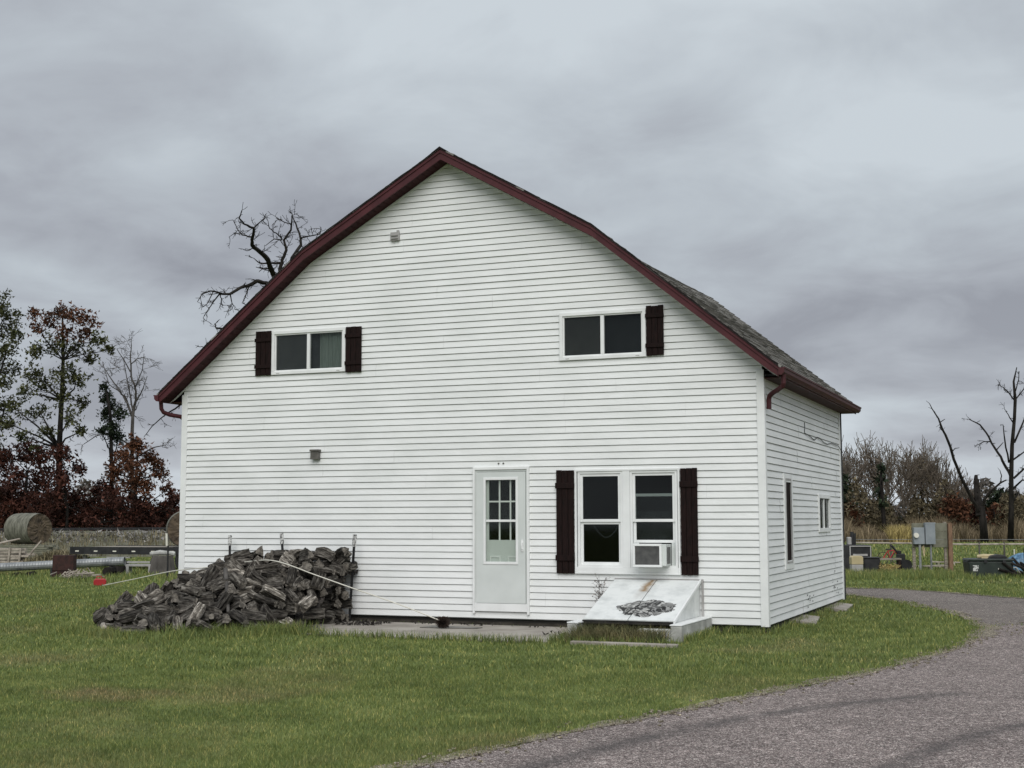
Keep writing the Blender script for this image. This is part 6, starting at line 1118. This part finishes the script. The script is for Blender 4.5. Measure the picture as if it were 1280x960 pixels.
# big weathered stumps and white piece
def stump(px, D, w2, h, lb, seed, m_='barkgrey'):
    p = gnd(px, D); mb = MB(); K = 18; r3 = random.Random(seed); rb_ = [r3.uniform(.85, 1.12) for _ in range(K)]
    for i, (z, s) in enumerate(((-.05, 1.18), (h*.3, 1.0), (h*.7, .90), (h, .78))):
        for j in range(K): a_ = 2*PI*j/K; mb.v.append((w2/2*s*rb_[j]*math.cos(a_), w2/2*s*rb_[j]*math.sin(a_), z+(r3.uniform(-.02, .02) if i == 3 else 0)))
    for i in range(3):
        for j in range(K): mb.f.append((i*K+j, i*K+(j+1) % K, (i+1)*K+(j+1) % K, (i+1)*K+j)); mb.m.append(0)
    mb.f.append(tuple(3*K+j for j in range(K))); mb.m.append(0); o = mb.build('stump', m_, loc=tuple(p)); tag(o, lb, 'stump'); return p
p = stump(206, 41.5, .78, .56, 'large grey weathered stump in front of the trailer beside the house', 3)
mb = MB(); mb.tube([(-.40, 0, .0), (-.1, .02, .04), (.2, 0, .02), (.36, .0, -.01)], [.05, .075, .06, .07], 9); o = mb.build('white_log', 'oldconcrete', loc=(p[0], p[1], GZ+.63)); o.rotation_euler = (0, 0, FR); tag(o, 'pale bare log lying on top of the large grey stump', 'log')
stump(152, 41.8, .62, .40, 'dark low stump under the right end of the long grey pipe', 5, 'bark')
p = gnd(178, 41.5); mb = MB(); mb.box(-.4, .4, -.2, .2, .26, .32); mb.box(-.36, .34, -.2, -.15, .36, .41); mb.box(-.38, -.30, -.2, .2, 0, .26); mb.box(.30, .38, -.2, .2, 0, .26); o = mb.build('metal_rack', 'greyplastic', loc=tuple(p)); o.rotation_euler = (0, 0, FR); tag(o, 'low grey metal rack between the two stumps under the trailer edge', 'rack')
p = gnd(212, 38.5); fp = thing('fence_post', 'thin dark steel post with white top beside the left wall of the house', 'post', tuple(p))
mb = MB(); mb.box(-.028, .028, -.005, .005, -.1, .93); mb.box(-.005, .005, .0055, .03, -.1, .93); mb.build('post_shaft', 'black', fp); mb = MB(); mb.box(-.03, .03, -.006, .006, .93, 1.28, M=Matrix.Rotation(-.05, 4, 'Y')); mb.build('painted_top', 'ivory', fp)

# ------------------------------------------------------------------ right side
# weathered rail
D3 = 49; rl = thing('pole_fence', 'long weathered horizontal rail on low posts across the field right of the house', 'fence', tuple(gnd(1170, D3)))
T0 = Vector(rl.location); zr = lambda py, D: 1.54-(py-649)/FPX*D
A_, B2 = Vector(at(1062, 600, D3)), Vector(at(1420, 600, D3))
A_.z = zr(679.5, D3); B2.z = zr(681.5, D3)
M0 = Vector(at(1135, 600, D3)); M0.z = zr(680.5, D3)
mb = MB(); mb.tube([A_-T0, M0-T0, Vector((*at(1200, 600, D3)[:2], zr(682, D3)))-T0, B2-T0], .033, 6); mb.build('rail', 'palewood', rl)
mb = MB(); w_a = Vector((*at(1062, 600, D3+2)[:2], zr(675.5, D3+2)))-T0; w_b = Vector((*at(1420, 600, D3+2)[:2], zr(676.5, D3+2)))-T0; mb.tube([w_a, w_b], .010, 4); mb.build('wire', 'galv', rl)
for px in (1066, 1111, 1221, 1252, 1300, 1350, 1410):
    p_ = Vector(gnd(px, D3))-T0; mb = MB(); mb.tube([p_, p_+Vector((0, 0, zr(680, D3)-GZ+.03))], [.035, .03], 6); mb.build('post', 'barkgrey', rl)
# service board with meter
D4 = 41.5; p = gnd(1162, D4); sb = thing('utility_board', 'weathered board panel on posts carrying grey electric boxes and conduits across the drive', 'utility board', tuple(p), FR)
s4 = D4/FPX; X4 = lambda px: (px-1162)*s4; Z4 = lambda py: zr(py, D4)-GZ
for i, (ya, yb) in enumerate(((655.5, 665.6), (665.9, 675.6), (675.9, 685.5))):
    mb = MB(); mb.box(X4(1138.5), X4(1182), .02, .06, Z4(yb), Z4(ya)); mb.build('board', 'lumber', sb, bevel=.004)
mb = MB(); mb.box(X4(1182.5), X4(1187.5), -.06, .09, -.1, Z4(656)); mb.build('post', 'brownwood', sb, bevel=.008)
mb = MB(); mb.box(X4(1178.5), X4(1181.8), .062, .14, -.1, Z4(654)); mb.build('post', 'oldwood', sb, bevel=.006)
mb = MB(); mb.box(X4(1139), X4(1142.5), .062, .14, -.1, Z4(656)); mb.build('post', 'oldwood', sb, bevel=.006)
mb = MB(); mb.box(X4(1139), X4(1152), -.13, .018, Z4(681.5), Z4(661)); mb.build('meter_box', 'greymetal', sb, bevel=.01)
mb = MB(); mb.tube([(X4(1141), -.135, Z4(670.5)), (X4(1141), -.21, Z4(670.5))], .075, 16); mb.build('meter_glass', 'ivory', sb)
mb = MB(); mb.box(X4(1152.8), X4(1165), -.16, .018, Z4(681.5), Z4(655)); mb.box(X4(1152.4), X4(1165.4), -.17, -.161, Z4(656.5), Z4(654.8)); mb.build('breaker_box', 'greymetal', sb, bevel=.01)
mb = MB(); mb.box(X4(1149), X4(1152.7), -.06, -.02, Z4(680), Z4(677)); mb.build('label_plate', 'ivory', sb)
for px, m_ in ((1146.3, 'galv'), (1160, 'galv')):
    mb = MB(); mb.tube([(X4(px), -.06, -.1), (X4(px), -.06, Z4(681.6))], .040 if px < 1150 else .03, 9); mb.build('conduit', m_, sb)
mb = MB(); mb.tube([(X4(1151), -.03, Z4(683)), (X4(1152.5), -.05, Z4(690)), (X4(1151.5), -.05, Z4(696)), (X4(1150), -.02, Z4(684))], .02, 6); mb.build('hanging_coil', 'tan', sb)
# planks and rubble behind the board
for i, (x0, x1, py, D, lb) in enumerate(((1133, 1180, 706, 45, 'long pale plank on the ground behind the utility board'), (1150, 1186, 710, 44, 'grey plank lying lower in front of the longer plank by the utility board'), (1160, 1196, 703.5, 47, 'short pale plank at the back of the plank pile by the brown post'))):
    p_ = gnd((x0+x1)/2, D); hw = (x1-x0)/2*D/FPX; mb = MB(); mb.box(-hw, hw, -.08, .08, .06+.03*i, .10+.03*i, M=Matrix.Rotation(.03*(i-1), 4, 'Y')); mb.box(-hw*.6, -hw*.5, -.1, .1, 0, .06+.03*i); mb.box(hw*.5, hw*.6, -.1, .1, 0, .06+.03*i); o = mb.build('plank', 'palewood' if i != 1 else 'oldwood', loc=tuple(p_)); o.rotation_euler = (0, 0, FR+.05*i); tag(o, lb, 'plank')
# engine cart at the back corner of the house
D5 = 43; p = gnd(1069, D5); ec = thing('engine_cart', 'dark rusted engine cart with round-ended hopper just past the back corner of the house', 'machine', tuple(p), FR); s5 = D5/FPX
X5 = lambda px: (px-1069)*s5; Z5 = lambda py: zr(py, D5)-GZ
mb = MB(); mb.prism([(X5(1050), Z5(702)), (X5(1081), Z5(702)), (X5(1083.5), Z5(698)), (X5(1083.5), Z5(686)), (X5(1081), Z5(682)), (X5(1050), Z5(682))], -.35, .35, 'y'); mb.build('hopper', 'black', ec, bevel=.02)
mb = MB(); frame_boxes(mb, X5(1056), X5(1082.5), Z5(701), Z5(683), .03, -.38, -.352, FX); mb.box(X5(1060), X5(1078), -.375, -.352, Z5(695.5), Z5(693)); mb.build('rim', 'greyplastic', ec)
mb = MB(); mb.box(X5(1056), X5(1060.5), -.2, .0, Z5(681.9), Z5(672.5)); mb.build('fuel_tank', 'greyplastic', ec, bevel=.02)
mb = MB(); mb.tube([(X5(1063), 0, Z5(682)), (X5(1063), 0, Z5(666))], .055, 9); mb.tube([(X5(1067), .1, Z5(682)), (X5(1067), .1, Z5(668))], .05, 9); mb.build('exhaust_stack', 'black', ec)
for px in (1057, 1078):
    mb = MB(); mb.tube([(X5(px), -.36, .22), (X5(px), -.28, .22)], .2, 18); mb.build('wheel', 'black', ec)
# tan bin and black tub
D6 = 41; p = gnd(1067.5, D6); bn_ = thing('waste_bin', 'tan bin with a grey lower half near the back corner of the house', 'bin', tuple(p), FR)
mb = MB(); mb.box(-.17, .17, -.15, .15, .0, .27); mb.build('lower_half', 'greyplastic', bn_, bevel=.02); mb = MB(); mb.prism([(-.175, .272), (.175, .272), (.175, .49), (.12, .53), (-.12, .53), (-.175, .49)], -.155, .155, 'y'); mb.build('upper_half', 'tan', bn_, bevel=.015)
p = gnd(1085, 41.5); tb = thing('black_tub', 'black rectangular stock tub beside the tan bin', 'tub', tuple(p), FR)
mb = MB(); mb.prism([(-.20, 0), (.20, 0), (.25, .44), (-.25, .44)], -.2, .2, 'y'); mb.build('tub_body', 'black', tb, bevel=.02); mb = MB(); frame_boxes2 = mb.box(-.27, .27, -.23, .23, .442, .475); mb.build('rim', 'black', tb, bevel=.008)
# workbench plank with bits
p = gnd(1108, 42.5); bt = thing('low_bench', 'low grey plank bench right of the black tub', 'bench', tuple(p), FR)
mb = MB(); mb.box(-.42, .36, -.14, .14, .36, .41); mb.build('bench_top', 'oldwood', bt); 
for q in (-.36, .28): mb = MB(); mb.box(q, q+.06, -.12, .12, 0, .36); mb.build('leg', 'rust', bt)
# bicycle with red frame
p = gnd(1110, 45); bc = thing('bicycle', 'small red bicycle standing behind the low grey bench', 'bicycle', tuple(p), FR)
for q in (-.33, .33):
    mb = MB(); pts = [(q+.25*math.cos(2*PI*i/24), 0, .42+.25*math.sin(2*PI*i/24)) for i in range(25)]; mb.tube(pts, .018, 6); wh = mb.build('wheel', 'black', bc)
    mb = MB()
    for i in range(10): mb.tube([(q, 0, .42), (q+.24*math.cos(2*PI*i/10), 0, .42+.24*math.sin(2*PI*i/10))], .004, 3)
    mb.build('spokes', 'galv', wh)
mb = MB(); red = [((-.33, 0, .42), (-.1, 0, .72)), ((-.1, 0, .72), (.22, 0, .74)), ((.22, 0, .74), (-.02, 0, .40)), ((-.02, 0, .40), (-.1, 0, .72)), ((-.33, 0, .42), (-.02, 0, .4)), ((.22, 0, .8), (.33, 0, .42))]
for a_, b_ in red: mb.tube([a_, b_], .024, 7)
mb.build('frame', 'redplastic', bc); mb = MB(); mb.box(-.2, .02, -.05, .05, .76, .81); mb.tube([(-.1, 0, .7), (-.1, 0, .77)], .012, 6); mb.build('saddle', 'black', bc, bevel=.01)
mb = MB(); mb.tube([(.2, -.22, .88), (.22, -.05, .86), (.22, .05, .86), (.2, .22, .88)], .013, 6); mb.tube([(.22, 0, .78), (.22, 0, .86)], .012, 6); mb.build('handlebar', 'galv', bc)
bc.scale = (.72, .72, .8)
# small dark plough-like tool
p = gnd(1122, 43.5); pl = thing('tiller', 'dark upright garden tiller with wheels right of the red bicycle', 'tiller', tuple(p), FR)
mb = MB(); mb.tube([(-.25, 0, .78), (-.12, 0, .62), (0, 0, .4), (.06, 0, .25)], .03, 7); mb.tube([(-.25, .2, .8), (-.1, .1, .6), (0, 0, .4)], .02, 6); mb.build('handle', 'black', pl)
mb = MB(); mb.box(-.10, .14, -.12, .12, .2, .52); mb.tube([(-.02, 0, .52), (-.02, 0, .62)], .07, 10); mb.build('engine', 'black', pl, bevel=.02)
for yy in (-.2, .14): mb = MB(); mb.tube([(.16, yy, .17), (.16, yy+.06, .17)], .17, 16); mb.build('wheel', 'black', pl)
P = [tuple(gnd(rnd.uniform(1095, 1118), rnd.uniform(40.6, 42))+np.array([0, 0, rnd.random()**2*.25])) for _ in range(260)]
tag(cards('leaf_litter', P, .10, 'yellowweed', seed=4), 'golden and rust fallen leaves under the low bench', 'leaves', kind='stuff')
# dark poly box with white labels
D7 = 38.0; p = gnd(1231.5, D7); px_box = thing('storage_box', 'dark green plastic storage box with white labels on the grass across the drive', 'storage box', tuple(p), FR-.12); s7 = D7/FPX
mb = MB(); mb.prism([(-.58, .02), (.56, .02), (.60, .46), (-.62, .46)], -.38, .38, 'y'); mb.build('box_body', 'blackgreen', px_box, bevel=.03)
mb = MB(); mb.prism([(-.64, .465), (.62, .465), (.60, .53), (-.60, .53)], -.41, .41, 'y'); mb.build('lid', 'blackgreen', px_box, bevel=.02)
mat('decal', (.03, .03, .03), (.52, .52, .50), .5, 16, 1, stops=(.40, .44))
mb = MB(); mb.box(-.50, -.35, -.394, -.386, .19, .35); mb.build('label', 'decal', px_box)
mb = MB(); mb.box(.17, .25, -.396, -.388, .23, .27); mb.build('label', 'ivory', px_box)
for q in (-.2, .3): mb = MB(); mb.box(q, q+.08, -.425, -.411, .42, .50); mb.build('latch', 'black', px_box)
c_ = Matrix.Rotation(FR-.12, 4, 'Z')
mb = MB(); mb.tube([(-.28, .05, .04), (-.12, 0, .06), (.1, .05, .055), (.45, .02, .04)], [.05, .06, .055, .035], 8); mb.box(-.2, .02, -.12, .1, .0, .03); o = mb.build('rope_roll', 'tan', loc=(p[0], p[1], GZ+.535)); o.rotation_euler = (0, 0, FR-.12); tag(o, 'rolled pale cloth lying on the lid of the dark storage box', 'cloth roll')
mb = MB(); mb.prism([(-.05, 0), (.05, .08), (.25, .11), (.42, .09), (.52, 0)], -.15, .2, 'y'); o = mb.build('black_cover', 'black', loc=(p[0], p[1], GZ+.535), bevel=.02); o.rotation_euler = (0, 0, FR-.12); tag(o, 'folded black cover on the lid of the dark storage box', 'cover')
# blue tarp heap
p = gnd(1277, 40.5); mb = MB(); K = 30; rngs = 12; r4 = random.Random(8)
for i in range(rngs+1):
    f = i/rngs
    for j in range(K): a_ = 2*PI*j/K; rr_ = math.sin(f*PI/2)*.62*(1+.08*math.sin(a_*5+i)+r4.uniform(-.05, .05)); mb.v.append((rr_*math.cos(a_), rr_*math.sin(a_)*.7, .62*math.cos(f*PI/2)**.8+r4.uniform(-.012, .012)))
for i in range(rngs):
    for j in range(K): mb.f.append((i*K+j, i*K+(j+1) % K, (i+1)*K+(j+1) % K, (i+1)*K+j)); mb.m.append(0)
o = mb.build('blue_tarp', 'bluetarp', loc=tuple(p), smooth=True); o.rotation_euler = (0, 0, FR); tag(o, 'crumpled blue tarp over a heap at the right edge of the photo', 'tarp')
bw = MB(); r2 = random.Random(18); p = gnd(1284, 37.6)
for _ in range(46):
    a_ = Vector((r2.gauss(.05, .28), r2.gauss(0, .2), r2.uniform(.02, .30))); d = Vector((r2.uniform(.4, 1), r2.gauss(0, .4), r2.uniform(-.75, -.1))).normalized()*r2.uniform(.3, .8); bw.tube([a_-d*.5, a_, a_+d*.5], [.035, .04, .02], 6)
o = bw.build('brush_heap', 'bark', loc=tuple(p)); o.rotation_euler = (0, 0, FR); tag(o, 'pile of dark dead limbs in front of the blue tarp', 'branch heap', kind='stuff')
p = gnd(1257, 38); mb = MB(); pts = [(.0, 0, .30), (-.06, 0, .15), (.0, 0, .02), (.12, 0, .0)]; mb.tube([(-.05, 0, .28), (.2, 0, .27), (.3, .0, .12), (.35, 0, .0)], .016, 6); mb.tube([(-.05, 0, .28), (-.05, 0, 0)], .016, 6); mb.tube([(.2, 0, .27), (.2, .2, 0)], .016, 6); o = mb.build('wire_stand', 'ivory', loc=tuple(p)); o.rotation_euler = (0, 0, FR); tag(o, 'thin white bent stand between the dark storage box and the limbs', 'stand')
for px, py0, D, h, r5, m_, lb in ((1264.3, 688, 44, None, .02, 'ivory', 'short thin white stake behind the blue tarp'), (1277, 688, 39.6, None, .028, 'black', 'short dark post in front of the blue tarp')):
    p = gnd(px, D); mb = MB(); mb.tube([(0, 0, -.05), (0, 0, zr(py0, D)-GZ)], r5, 7); tag(mb.build('stake', m_, loc=tuple(p)), lb, 'stake')

# labels for the setting
for o in list(bpy.data.objects):
    if o.parent is None and o.type in ('MESH', 'EMPTY') and 'label' not in o:
        o['label'] = {'ground': 'green lawn and field ground with dry patches', 'drive': 'mauve grey chip-sealed drive curving past the house', 'gravel_drive': 'grey gravel drive curling behind the house', 'drive_shoulder': 'pale gravel shoulder along the drive',
                      'patio': 'worn concrete patio slab below the white door', 'railway_bank': 'low grassy railway bank', 'lawn_grass': 'short mown green lawn grass', 'tall_grass': 'longer grass fringing the firewood heap and the patio'}.get(o.name.split('.')[0], o.name.replace('_', ' ')+' of the yard')
        o['category'] = {'lawn_grass': 'grass', 'tall_grass': 'grass'}.get(o.name.split('.')[0], 'ground')
